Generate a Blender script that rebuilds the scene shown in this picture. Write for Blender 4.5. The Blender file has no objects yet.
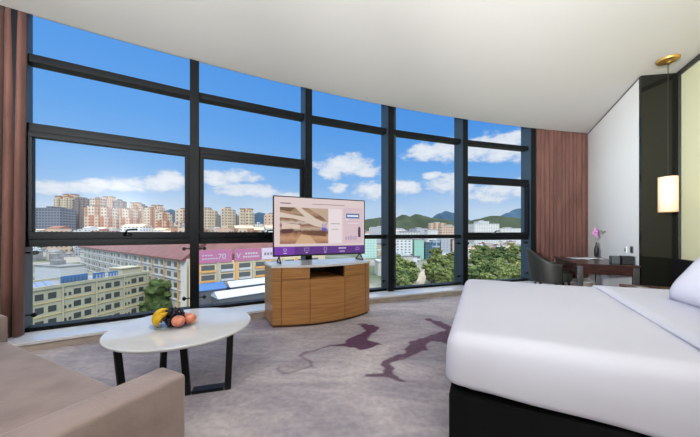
import bpy, bmesh, math, random
import numpy as np
from mathutils import Vector, Matrix, noise as mnoise
R_ = math.radians
random.seed(7)
SC = bpy.context.scene
COL = SC.collection
F = 280.0; HY = 233.0; H = 1.1
CZ = H + 2.17                      # ceiling height
CC = Vector((9.2696, -16.3336)); RG = 22.9976   # plan circle of the curved glass wall

# ------------------------------------------------------------------ helpers
def srgb(r, g, b, a=1.0):
    f = lambda c: (c/255/12.92) if c/255 <= .04045 else ((c/255+.055)/1.055)**2.4
    return (f(r), f(g), f(b), a)

def at(px, py, z):
    """plan point at height z seen at that place of the photo frame"""
    d = (H - z)*F/(py - HY)
    return Vector(((px-350)/F*d, d, z))

def hit(px, rr):
    r = Vector(((px-350)/F, 1.0)); a = r.dot(r); b = -2*r.dot(CC); c = CC.dot(CC)-rr*rr
    s = (-b + math.sqrt(b*b-4*a*c))/(2*a)
    return r*s
def theta(px, rr=RG):
    p = hit(px, rr) - CC
    return math.atan2(p.y, p.x)
def arc(th, off=0.0, z=0.0):
    r = RG - off
    return Vector((CC.x + r*math.cos(th), CC.y + r*math.sin(th), z))

class MB:
    def __init__(s, M=None):
        s.v = []; s.f = []; s.mi = []; s.M = M or Matrix.Identity(4); s.cur = 0
    def add(s, vs, fs):
        n = len(s.v)
        s.v += [s.M @ Vector(v) for v in vs]
        s.f += [tuple(n+i for i in f) for f in fs]
        s.mi += [s.cur]*len(fs)
        return s
    def box(s, x0, x1, y0, y1, z0, z1):
        return s.add([(x0,y0,z0),(x1,y0,z0),(x1,y1,z0),(x0,y1,z0),(x0,y0,z1),(x1,y0,z1),(x1,y1,z1),(x0,y1,z1)],
                     [(0,3,2,1),(4,5,6,7),(0,1,5,4),(1,2,6,5),(2,3,7,6),(3,0,4,7)])
    def prism(s, pts, z0, z1):
        n = len(pts)
        A = sum(pts[i][0]*pts[(i+1)%n][1]-pts[(i+1)%n][0]*pts[i][1] for i in range(n))
        if A < 0: pts = pts[::-1]
        vs = [(p[0],p[1],z0) for p in pts]+[(p[0],p[1],z1) for p in pts]
        return s.add(vs, [tuple(range(n))[::-1], tuple(range(n,2*n))]+[(i,(i+1)%n,n+(i+1)%n,n+i) for i in range(n)])
    def hexa(s, b, t):     # bottom quad, top quad
        return s.add(list(b)+list(t), [(0,3,2,1),(4,5,6,7),(0,1,5,4),(1,2,6,5),(2,3,7,6),(3,0,4,7)])
    def tube(s, pts, r, n=8, cap=True):
        pts = [Vector(p) for p in pts]; m = len(pts)
        rs = r if isinstance(r, (list, tuple)) else [r]*m
        vs = []; up = None
        for i, p in enumerate(pts):
            d = (pts[min(i+1, m-1)]-pts[max(i-1, 0)]).normalized()
            if up is None: up = d.orthogonal().normalized()
            up = (up - d*up.dot(d)).normalized(); w = d.cross(up)
            for k in range(n):
                a = 2*math.pi*k/n
                vs.append(p + (up*math.cos(a)+w*math.sin(a))*rs[i])
        fs = [(i*n+k, i*n+(k+1)%n, (i+1)*n+(k+1)%n, (i+1)*n+k) for i in range(m-1) for k in range(n)]
        if cap: fs += [tuple(range(n))[::-1], tuple(range((m-1)*n, m*n))]
        return s.add(vs, fs)
    def lathe(s, prof, c=(0,0,0), n=32):
        vs = []; 
        for (r, z) in prof:
            for k in range(n):
                a = 2*math.pi*k/n
                vs.append((c[0]+r*math.cos(a), c[1]+r*math.sin(a), c[2]+z))
        m = len(prof)
        fs = [(i*n+k, i*n+(k+1)%n, (i+1)*n+(k+1)%n, (i+1)*n+k) for i in range(m-1) for k in range(n)]
        fs += [tuple(range(n))[::-1], tuple(range((m-1)*n, m*n))]
        return s.add(vs, fs)
    def ball(s, c, r, sub=2, sq=(1,1,1), nz=0.0, seed=0.0):
        bm = bmesh.new(); bmesh.ops.create_icosphere(bm, subdivisions=sub, radius=1.0)
        vs = []
        for v in bm.verts:
            k = 1 + nz*mnoise.noise(v.co*1.7+Vector((seed, seed*.7, seed*1.3)))*2
            vs.append((c[0]+v.co.x*r*sq[0]*k, c[1]+v.co.y*r*sq[1]*k, c[2]+v.co.z*r*sq[2]*k))
        fs = [tuple(v.index for v in f.verts) for f in bm.faces]; bm.free()
        return s.add(vs, fs)
    def grid(s, P):        # P: list of rows of points
        n = len(P[0]); vs = [p for row in P for p in row]
        return s.add(vs, [(i*n+j, i*n+j+1, (i+1)*n+j+1, (i+1)*n+j) for i in range(len(P)-1) for j in range(n-1)])

def wloc(o):
    v = Vector((0,0,0))
    while o is not None:
        v += o.location; o = o.parent
    return v
def obj(name, mb, mats, parent=None, smooth=False, bevel=0, seg=2, local=False, fix=True):
    me = bpy.data.meshes.new(name)
    off = Vector((0,0,0)) if (parent is None or local) else wloc(parent)
    me.from_pydata([tuple(v-off) for v in mb.v], [], mb.f)
    for m in (mats if isinstance(mats, (list, tuple)) else [mats]): me.materials.append(m)
    me.polygons.foreach_set('material_index', mb.mi)
    if fix:
        bm = bmesh.new(); bm.from_mesh(me); bmesh.ops.recalc_face_normals(bm, faces=bm.faces); bm.to_mesh(me); bm.free()
    if smooth: me.polygons.foreach_set('use_smooth', [True]*len(me.polygons))
    me.update()
    o = bpy.data.objects.new(name, me); COL.objects.link(o)
    if parent is not None: o.parent = parent
    if bevel:
        b = o.modifiers.new('bevel', 'BEVEL'); b.width = bevel; b.segments = seg; b.limit_method = 'ANGLE'; b.angle_limit = R_(40)
        b.harden_normals = False
        me.polygons.foreach_set('use_smooth', [True]*len(me.polygons))
        try:
            w = o.modifiers.new('wn', 'WEIGHTED_NORMAL')
        except Exception: pass
    return o
def tag(o, label=None, cat=None, group=None, kind=None):
    if label: o['label'] = label
    if cat: o['category'] = cat
    if group: o['group'] = group
    if kind: o['kind'] = kind
    return o
def empty(name, loc, label=None, cat=None, group=None, kind=None, rz=0):
    o = bpy.data.objects.new(name, None); COL.objects.link(o)
    o.location = loc; o.rotation_euler = (0,0,rz); o.empty_display_size = .1
    return tag(o, label, cat, group, kind)
def recenter(o):
    """put a lone mesh's origin at its base"""
    me = o.data; n = len(me.vertices); co = np.empty(n*3); me.vertices.foreach_get('co', co); co = co.reshape(-1,3)
    c = Vector(((co[:,0].min()+co[:,0].max())/2, (co[:,1].min()+co[:,1].max())/2, co[:,2].min()))
    me.transform(Matrix.Translation(-c)); o.location = c
    return o
def copy_tree(o, parent=None):
    c = o.copy(); COL.objects.link(c); c.parent = parent
    for ch in list(o.children): copy_tree(ch, c)
    return c
def frame(o, ax, ay, az=(0,0,1)):
    ax = Vector(ax).normalized(); ay = Vector(ay).normalized(); az = Vector(az).normalized()
    M = Matrix.Identity(4)
    for i in range(3):
        M[i][0] = ax[i]; M[i][1] = ay[i]; M[i][2] = az[i]; M[i][3] = o[i]
    return M

# ------------------------------------------------------------------ materials
def mat(name, col, rough=.5, metal=0, bump=None, var=None, spec=.5, sheen=0, coat=0):
    m = bpy.data.materials.new(name); m.use_nodes = True; nt = m.node_tree; b = nt.nodes['Principled BSDF']
    b.inputs['Base Color'].default_value = col if len(col) == 4 else (*col, 1)
    b.inputs['Roughness'].default_value = rough; b.inputs['Metallic'].default_value = metal
    b.inputs['Specular IOR Level'].default_value = spec
    if sheen: b.inputs['Sheen Weight'].default_value = sheen; b.inputs['Sheen Roughness'].default_value = .4
    if coat: b.inputs['Coat Weight'].default_value = coat; b.inputs['Coat Roughness'].default_value = .05
    tc = nt.nodes.new('ShaderNodeTexCoord')
    if var:                     # (scale xyz, second colour, contrast lo, hi)
        mp = nt.nodes.new('ShaderNodeMapping'); mp.inputs['Scale'].default_value = var[0]
        nz = nt.nodes.new('ShaderNodeTexNoise'); nz.inputs['Scale'].default_value = 1; nz.inputs['Detail'].default_value = 5
        rp = nt.nodes.new('ShaderNodeValToRGB'); rp.color_ramp.elements[0].position = var[2]; rp.color_ramp.elements[1].position = var[3]
        rp.color_ramp.elements[0].color = col; rp.color_ramp.elements[1].color = var[1]
        nt.links.new(tc.outputs['Object'], mp.inputs[0]); nt.links.new(mp.outputs[0], nz.inputs['Vector'])
        nt.links.new(nz.outputs[0], rp.inputs[0]); nt.links.new(rp.outputs[0], b.inputs['Base Color'])
    if bump:                    # (scale, strength)
        nz = nt.nodes.new('ShaderNodeTexNoise'); nz.inputs['Scale'].default_value = bump[0]; nz.inputs['Detail'].default_value = 3
        bp = nt.nodes.new('ShaderNodeBump'); bp.inputs['Strength'].default_value = bump[1]; bp.inputs['Distance'].default_value = .01
        nt.links.new(tc.outputs['Object'], nz.inputs['Vector']); nt.links.new(nz.outputs[0], bp.inputs['Height'])
        nt.links.new(bp.outputs[0], b.inputs['Normal'])
    return m
def emis(name, col, s=1.0):
    m = bpy.data.materials.new(name); m.use_nodes = True; b = m.node_tree.nodes['Principled BSDF']
    b.inputs['Base Color'].default_value = (0.02,0.02,0.02,1); b.inputs['Roughness'].default_value = .35
    b.inputs['Emission Color'].default_value = col; b.inputs['Emission Strength'].default_value = s
    return m
M = {}
M['ceil'] = mat('ceiling_paint', srgb(220,216,210), .9)
M['white_wall'] = mat('white_wall_paint', srgb(232,232,230), .8)
M['room_wall'] = mat('room_wall_paint', srgb(206,209,214), .8)
M['frame'] = mat('anthracite_aluminium', srgb(15,18,21), .5, 0, spec=.18)
M['mullion'] = mat('blue_grey_aluminium', srgb(50,64,75), .45, 0, spec=.3)
M['marble'] = mat('white_marble', srgb(244,244,244), .06, var=((3,3,3), srgb(228,228,232), .45, .75), spec=.8)
M['stone'] = mat('beige_stone', srgb(198,184,172), .5, var=((8,8,8), srgb(180,166,154), .4, .7))
M['curtain'] = mat('mauve_brown_velvet', srgb(104,69,60), .9, sheen=.1, var=((6,6,1.5), srgb(86,56,48), .4, .65))
M['sofa'] = mat('taupe_velvet', srgb(156,138,134), .8, sheen=.35, bump=(60,.15), var=((5,5,5), srgb(134,118,113), .4, .65))
M['black_metal'] = mat('black_metal', srgb(26,25,26), .4, .4)
M['black'] = mat('matt_black', srgb(18,18,20), .5)
M['black_fabric'] = mat('black_fabric', srgb(11,11,12), .9, spec=.2)
M['linen'] = mat('white_linen', srgb(208,208,220), .9, bump=(3.0,.25))
M['dark_wood'] = mat('dark_espresso_wood', srgb(58,36,32), .22, var=((3,24,24), srgb(42,26,24), .4, .65))
M['brown_wood'] = mat('walnut_wood', srgb(98,66,48), .35, var=((4,24,24), srgb(78,50,36), .4, .65))
M['chrome'] = mat('brushed_steel', srgb(150,148,150), .25, .9)
M['leather'] = mat('dark_green_leather', srgb(34,36,31), .5, bump=(40,.1))
M['gold'] = mat('polished_brass', srgb(224,176,96), .35, .8)
M['glassblack'] = mat('smoked_black_glass', srgb(26,26,22), .08, 0, spec=.35)
M['cream_panel'] = mat('cream_panel', srgb(228,227,188), .45)
M['headboard'] = mat('black_lacquer', srgb(30,28,32), .25)
M['dark_trim'] = mat('dark_bronze_trim', srgb(46,46,44), .35, .3)
M['plastic_w'] = mat('white_plastic', srgb(225,225,222), .4)
M['plastic_g'] = mat('grey_plastic', srgb(70,74,76), .4)

def wood_mat():
    m = bpy.data.materials.new('honey_oak_veneer'); m.use_nodes = True; nt = m.node_tree; b = nt.nodes['Principled BSDF']
    tc = nt.nodes.new('ShaderNodeTexCoord'); mp = nt.nodes.new('ShaderNodeMapping'); mp.inputs['Scale'].default_value = (1.2,1.2,34)
    nz = nt.nodes.new('ShaderNodeTexNoise'); nz.inputs['Scale'].default_value = 1.6; nz.inputs['Detail'].default_value = 6; nz.inputs['Distortion'].default_value = .6
    rp = nt.nodes.new('ShaderNodeValToRGB')
    rp.color_ramp.elements[0].position = .3; rp.color_ramp.elements[0].color = srgb(158,106,58)
    rp.color_ramp.elements[1].position = .7; rp.color_ramp.elements[1].color = srgb(194,142,86)
    nt.links.new(tc.outputs['Object'], mp.inputs[0]); nt.links.new(mp.outputs[0], nz.inputs['Vector'])
    nt.links.new(nz.outputs[0], rp.inputs[0]); nt.links.new(rp.outputs[0], b.inputs['Base Color'])
    b.inputs['Roughness'].default_value = .35
    return m
M['oak'] = wood_mat()

def glass_mat(name, tint=(.96,.98,1.0,1), refl=.004, rough=.25):
    m = bpy.data.materials.new(name); m.use_nodes = True; nt = m.node_tree; nt.nodes.clear()
    o = nt.nodes.new('ShaderNodeOutputMaterial'); t = nt.nodes.new('ShaderNodeBsdfTransparent'); g = nt.nodes.new('ShaderNodeBsdfGlossy')
    t.inputs[0].default_value = tint; g.inputs['Roughness'].default_value = rough
    mx = nt.nodes.new('ShaderNodeMixShader'); mx.inputs[0].default_value = refl
    nt.links.new(t.outputs[0], mx.inputs[1]); nt.links.new(g.outputs[0], mx.inputs[2]); nt.links.new(mx.outputs[0], o.inputs[0])
    return m
M['glass'] = glass_mat('window_glass')
M['plate_glass'] = glass_mat('clear_plate_glass', (.93,.95,.96,1), .12, .02)

# ------------------------------------------------------------------ camera
cam = bpy.data.cameras.new('camera'); cam.sensor_width = 36; cam.lens = F/700*36
cam.shift_y = (HY-218.5)/700; cam.clip_start = .05; cam.clip_end = 20000
co = bpy.data.objects.new('camera', cam); COL.objects.link(co); co.location = (0,0,H); co.rotation_euler = (R_(90),0,0)
SC.camera = co
SC.view_settings.view_transform = 'Standard'; SC.view_settings.look = 'None'; SC.view_settings.gamma = 1
SC.view_settings.exposure = 0.0; SC.view_settings.use_curve_mapping = False
SC.cycles.use_denoising = True
SC.cycles.max_bounces = 10; SC.cycles.diffuse_bounces = 5; SC.cycles.transparent_max_bounces = 16
SC.cycles.caustics_reflective = False; SC.cycles.caustics_refractive = False; SC.cycles.sample_clamp_indirect = 4

# ------------------------------------------------------------------ room axes
U = Vector((131, 280, 0)).normalized()              # along the white wall, away from the camera
V = Vector((U.y, -U.x, 0))                          # towards the headboard wall
WN = Vector((4.016, 3.858, 0))                      # near corner of the white wall
AB = Vector((4.45, 3.79, 0))                        # inner corner of the alcove
def uv(o, a, b, z=0): 
    p = o + V*a + U*b
    return Vector((p.x, p.y, z))

# ---- plan: glass arc from left end to the white wall
th_l = theta(-60); th_r = theta(600)
left_end = arc(th_l); 
# floor (carpet colours computed per vertex; dyed marks, plus painted shade by the cabinet)
def zc(pts): return [(250+x/2.973, 290+y/2.973) for x, y in pts]
blobA = zc([(240,168),(262,160),(300,145),(345,132),(345,118),(330,104),(342,103),(378,112),(352,124),(352,140),(362,150),(392,160),(370,168),(320,173),(280,168)])
blobB = zc([(345,258),(400,248),(412,238),(402,215),(435,208),(450,188),(485,160),(500,142),(560,135),(590,122),(545,100),(518,88),(530,84),(600,108),(660,118),(600,158),(550,150),(520,155),(515,172),(490,182),(455,200),(425,213),(430,232),(415,247),(447,266),(405,253)])
vein1 = zc([(76,232),(95,248),(140,240),(187,230),(182,212),(148,194),(165,186),(250,165)])
vein2 = zc([(335,262),(360,255),(405,250)])
cabinet_shade = zc([(0,92),(40,80),(150,100),(120,108),(60,120),(20,112)])  # shadow at the cabinet foot, painted into the carpet colour
blobD = zc([(76,232),(100,215),(150,205),(187,230),(140,240),(95,248)])
def fl(pts): return np.array([[p.x, p.y] for p in (at(x, y, 0) for x, y in pts)])
def segdist(P, A, B):
    d = B-A; t = np.clip(((P-A)@d)/(d@d), 0, 1)
    return np.hypot(*(P-(A+t[:,None]*d)).T)
def polydist(P, pts, closed=True):
    n = len(pts); D = np.full(len(P), 1e9); ins = np.zeros(len(P), bool)
    for i in range(n if closed else n-1):
        A, B = pts[i], pts[(i+1)%n]
        D = np.minimum(D, segdist(P, A, B))
        if closed:
            c = ((A[1] > P[:,1]) != (B[1] > P[:,1]))
            with np.errstate(divide='ignore', invalid='ignore'):
                xi = (B[0]-A[0])*(P[:,1]-A[1])/(B[1]-A[1])+A[0]
            ins ^= c & (P[:,0] < xi)
    return np.where(ins, -D, D)
def build_floor():
    # the plan polygon is covered by a fine grid in the seen part and a plain border elsewhere
    xs = np.concatenate([np.arange(-7, -2.0, .1), np.arange(-2.0, 3.2, .014), np.arange(3.2, 8.6, .1)])
    ys = np.concatenate([np.arange(-5, 1.0, .1), np.arange(1.0, 5.4, .014), np.arange(5.4, 7.4, .1)])
    X, Y = np.meshgrid(xs, ys); nx, ny = len(xs), len(ys)
    co = np.stack([X.ravel(), Y.ravel(), np.zeros(X.size)], 1)
    idx = np.arange(nx*ny).reshape(ny, nx)
    q = np.stack([idx[:-1,:-1], idx[:-1,1:], idx[1:,1:], idx[1:,:-1]], -1).reshape(-1,4)
    inside = np.hypot(X-CC.x, Y-CC.y) < RG-.0
    keep = inside[:-1,:-1] & inside[:-1,1:] & inside[1:,1:] & inside[1:,:-1]
    rel = np.stack([X-AB.x, Y-AB.y], -1); vv = rel[...,0]*V.x+rel[...,1]*V.y; uu = rel[...,0]*U.x+rel[...,1]*U.y
    lv = (X-L0.x)*V.x+(Y-L0.y)*V.y
    ok = (vv < .10) & (uu > -8.25) & (lv > -.1) & ((uu < .15) | (vv < -.2))
    keep &= ok[:-1,:-1] & ok[1:,1:]
    q = q[keep.ravel()]
    me = bpy.data.meshes.new('floor')
    me.vertices.add(len(co)); me.vertices.foreach_set('co', co.ravel())
    me.loops.add(q.size); me.loops.foreach_set('vertex_index', q.ravel())
    me.polygons.add(len(q)); me.polygons.foreach_set('loop_start', np.arange(0, q.size, 4)); me.polygons.foreach_set('loop_total', np.full(len(q), 4))
    me.update(calc_edges=True)
    P = co[:,:2].copy()
    sel = (P[:,0] > -2.2) & (P[:,0] < 3.3) & (P[:,1] > .9) & (P[:,1] < 5.5)
    Q = P[sel]
    rng = np.random.RandomState(3)
    wob = np.zeros_like(Q)
    for k in range(26):
        f = rng.uniform(9, 70); a = rng.uniform(0, 6.28); ph = rng.uniform(0, 6.28, 2); am = .15/f
        ph0 = (Q[:,0]*math.cos(a)+Q[:,1]*math.sin(a))*f
        wob[:,0] += am*np.sin(ph0+ph[0]); wob[:,1] += am*np.sin(ph0*1.1+ph[1])
    Qw = Q + wob
    def sm(d, w): return np.clip(.5-d/w, 0, 1)
    dA = polydist(Qw, fl(blobA)); dB = polydist(Qw, fl(blobB)); dC = polydist(Qw, fl(cabinet_shade)); dD = polydist(Qw, fl(blobD))
    v1 = polydist(Q+wob*.5, fl(vein1), False)-.012; v2 = polydist(Qw, fl(vein2), False)-.004
    dA = dA-.003; dB = dB-.018
    body = np.maximum.reduce([sm(dA,.03)*.95, sm(dB,.03)*.85, sm(dC,.12)*.5, sm(dD,.1)*.28, sm(v1,.035)*.75, sm(v2,.02)*.55])
    edge = np.maximum(sm(np.abs(dA)-.012,.02), sm(np.abs(dB)-.01,.02))*.25
    # soft mauve bloom beside the veins
    bloom = np.maximum(np.exp(-np.clip(dB,0,9)/.10)*.16, np.exp(-np.clip(dA,0,9)/.10)*.14)
    m = np.clip(np.maximum(body, bloom)+edge*(body > .3), 0, 1)
    full = np.zeros(len(P)); full[sel] = m
    at_ = me.attributes.new('dye_and_shade', 'FLOAT', 'POINT'); at_.data.foreach_set('value', full)
    o = bpy.data.objects.new('floor', me); COL.objects.link(o)
    m = bpy.data.materials.new('grey_mauve_carpet'); m.use_nodes = True; nt = m.node_tree; b = nt.nodes['Principled BSDF']
    b.inputs['Roughness'].default_value = .95; b.inputs['Specular IOR Level'].default_value = .15
    tc = nt.nodes.new('ShaderNodeTexCoord')
    def nz(sc, det=4, dist=0, st=(1,1,1)):
        mp = nt.nodes.new('ShaderNodeMapping'); mp.inputs['Scale'].default_value = st; mp.inputs['Rotation'].default_value = (0,0,.5)
        n = nt.nodes.new('ShaderNodeTexNoise'); n.inputs['Scale'].default_value = sc; n.inputs['Detail'].default_value = det; n.inputs['Distortion'].default_value = dist
        nt.links.new(tc.outputs['Object'], mp.inputs[0]); nt.links.new(mp.outputs[0], n.inputs['Vector']); return n
    n1 = nz(.9, 5, .8, (1,1.8,1)); n2 = nz(26, 3); n3 = nz(3.2, 5, 1.5, (1,2.5,1)); n4 = nz(140, 2)
    r1 = nt.nodes.new('ShaderNodeValToRGB'); e = r1.color_ramp.elements
    e[0].position = .34; e[0].color = srgb(164,158,164); e[1].position = .66; e[1].color = srgb(220,210,208)
    x = e.new(.5); x.color = srgb(192,184,187)
    nt.links.new(n1.outputs[0], r1.inputs[0])
    def mixc(fac, a, bcol, t='MULTIPLY'):
        mx = nt.nodes.new('ShaderNodeMix'); mx.data_type = 'RGBA'; mx.blend_type = t
        if isinstance(fac, float): mx.inputs[0].default_value = fac
        else: nt.links.new(fac, mx.inputs[0])
        nt.links.new(a, mx.inputs[6])
        if isinstance(bcol, tuple): mx.inputs[7].default_value = bcol
        else: nt.links.new(bcol, mx.inputs[7])
        return mx.outputs[2]
    r3 = nt.nodes.new('ShaderNodeValToRGB'); r3.color_ramp.elements[0].position = .35; r3.color_ramp.elements[1].position = .65
    r3.color_ramp.elements[0].color = (.80,.79,.83,1); r3.color_ramp.elements[1].color = (1,1,1,1); nt.links.new(n3.outputs[0], r3.inputs[0])
    r2 = nt.nodes.new('ShaderNodeValToRGB'); r2.color_ramp.elements[0].position = .35; r2.color_ramp.elements[1].position = .65
    r2.color_ramp.elements[0].color = (.84,.83,.83,1); r2.color_ramp.elements[1].color = (1.03,1.03,1.03,1); nt.links.new(n2.outputs[0], r2.inputs[0])
    c = mixc(1.0, r1.outputs[0], r3.outputs[0]); 
    att = nt.nodes.new('ShaderNodeAttribute'); att.attribute_name = 'dye_and_shade'
    c = mixc(att.outputs['Fac'], c, srgb(92,58,84), 'MIX')
    c = mixc(.9, c, r2.outputs[0])
    nt.links.new(c, b.inputs['Base Color'])
    bp = nt.nodes.new('ShaderNodeBump'); bp.inputs['Strength'].default_value = .3; bp.inputs['Distance'].default_value = .004
    nt.links.new(n4.outputs[0], bp.inputs['Height']); nt.links.new(bp.outputs[0], b.inputs['Normal'])
    me.materials.append(m)
    tag(o, kind='structure')
    return o

# plan outline of the room shell
back_u = -4.6
def ray_to_arc(p, d, off=0):
    """where the line p + t d meets the glass circle"""
    w = p.xy - CC; r = RG-off; dd = d.xy
    b = 2*w.dot(dd); c = w.dot(w)-r*r
    t = (-b+math.sqrt(b*b-4*c))/2
    return p + d*t
wf_ = hit(588.5, RG-.2); UW = (Vector((wf_.x, wf_.y, 0))-WN).normalized(); VW = Vector((UW.y, -UW.x, 0))
wall_far = ray_to_arc(WN, UW)
th_w = math.atan2(wall_far.y-CC.y, wall_far.x-CC.x)
AB_back = AB - U*8.2
L0 = arc(theta(-75)); L_back = L0 - U*6.0
# extend left back point to the line of the back wall
bp0 = AB_back; tt = (L0-bp0).dot(U); L_back = L0 - U*tt

def wallbox(name, a, b, z0, z1, t, m, side=1, label=None):
    """a wall from a to b with its thickness t away from the room"""
    d = (b-a).normalized(); n = Vector((d.y, -d.x, 0))*side
    mb = MB(); mb.prism([(a.x,a.y),(b.x,b.y),(b.x+n.x*t,b.y+n.y*t),(a.x+n.x*t,a.y+n.y*t)], z0, z1)
    return tag(obj(name, mb, m), kind='structure')

def build_room():
    build_floor()
    # ceiling: slab with a curved front edge, curtain pocket behind it
    N = 60
    ths = [theta(-75) + (th_w-theta(-75))*i/N for i in range(N+1)]
    edge = [arc(t, .2) for t in ths]
    mb = MB(); mb.prism([(p.x,p.y) for p in edge]+[(WN.x+.3,WN.y-.05),(AB.x+.15,AB.y),(AB_back.x+.1,AB_back.y),(L_back.x-.1,L_back.y)], CZ, CZ+.16)
    tag(obj('ceiling', mb, M['ceil']), kind='structure')
    # top of the curtain pocket
    mb = MB()
    a = [arc(t, .35, 0) for t in ths]; b = [arc(t, -.12, 0) for t in ths]
    mb.prism([(p.x,p.y) for p in a]+[(p.x,p.y) for p in b[::-1]], CZ+.16, CZ+.3)
    tag(obj('ceiling_pocket', mb, M['ceil']), kind='structure')
    # walls
    far = wall_far + UW*.3
    a2 = WN+V*.43+U*.45; b2 = far+V*.43
    mb = MB(); mb.prism([tuple(WN.xy), tuple(far.xy), tuple(b2.xy), tuple(a2.xy)], 0, CZ+.16)
    tag(obj('wall_right', mb, M['white_wall']), kind='structure')
    # dark strip in place of the shade in the gap along the ceiling
    mb = MB(frame(WN, VW, UW)); mb.box(-.012, .002, .02, (wall_far-WN).length-.22, CZ-.012, CZ-.002)
    tag(obj('trim_1', mb, M['plastic_g']), kind='structure')
    # smoked glass face of the alcove
    d = (AB-WN); n = Vector((-d.y, d.x, 0)).normalized()
    mb = MB(); mb.prism([(WN.x,WN.y),(AB.x,AB.y),(AB.x+n.x*.04,AB.y+n.y*.04),(WN.x+n.x*.04,WN.y+n.y*.04)], 0, CZ)
    tag(obj('wall_alcove', mb, M['glassblack']), kind='structure')
    wallbox('wall_headboard', AB_back, AB, 0, CZ, .12, M['cream_panel'], 1)
    mb = MB(frame(AB, V, U)); mb.box(-.03, .0, -8, 0, CZ-.055, CZ); mb.box(-.03, .0, -.055, -.0, 0, CZ-.055)
    tag(obj('trim_2', mb, M['dark_trim']), kind='structure')
    wallbox('wall_back', L_back, AB_back, 0, CZ, .12, M['room_wall'], 1)
    wallbox('wall_left', L0, L_back, 0, CZ+.16, .12, M['room_wall'], 1)
    # sill: stone riser with a white marble slab following the curve
    def ring(o0, o1, z0, z1, t0=None, t1=None):
        m_ = MB(); 
        t0 = theta(-75) if t0 is None else t0; t1 = th_w if t1 is None else t1
        tt_ = [t0+(t1-t0)*i/N for i in range(N+1)]
        m_.prism([tuple(arc(t,o0).xy) for t in tt_]+[tuple(arc(t,o1).xy) for t in tt_[::-1]], z0, z1)
        return m_
    tag(obj('trim_3', ring(-.1, .46, 0, .07), M['stone']), kind='structure')
    tag(obj('trim_4', ring(-.1, .485, .07, .1), M['marble'], bevel=.004), kind='structure')

PX = [14, 194.5, 309, 391.5, 466, 534]
TH = []
for p in PX:
    q = hit(p, RG-.2)-CC; TH.append(math.atan2(q.y, q.x))

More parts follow.
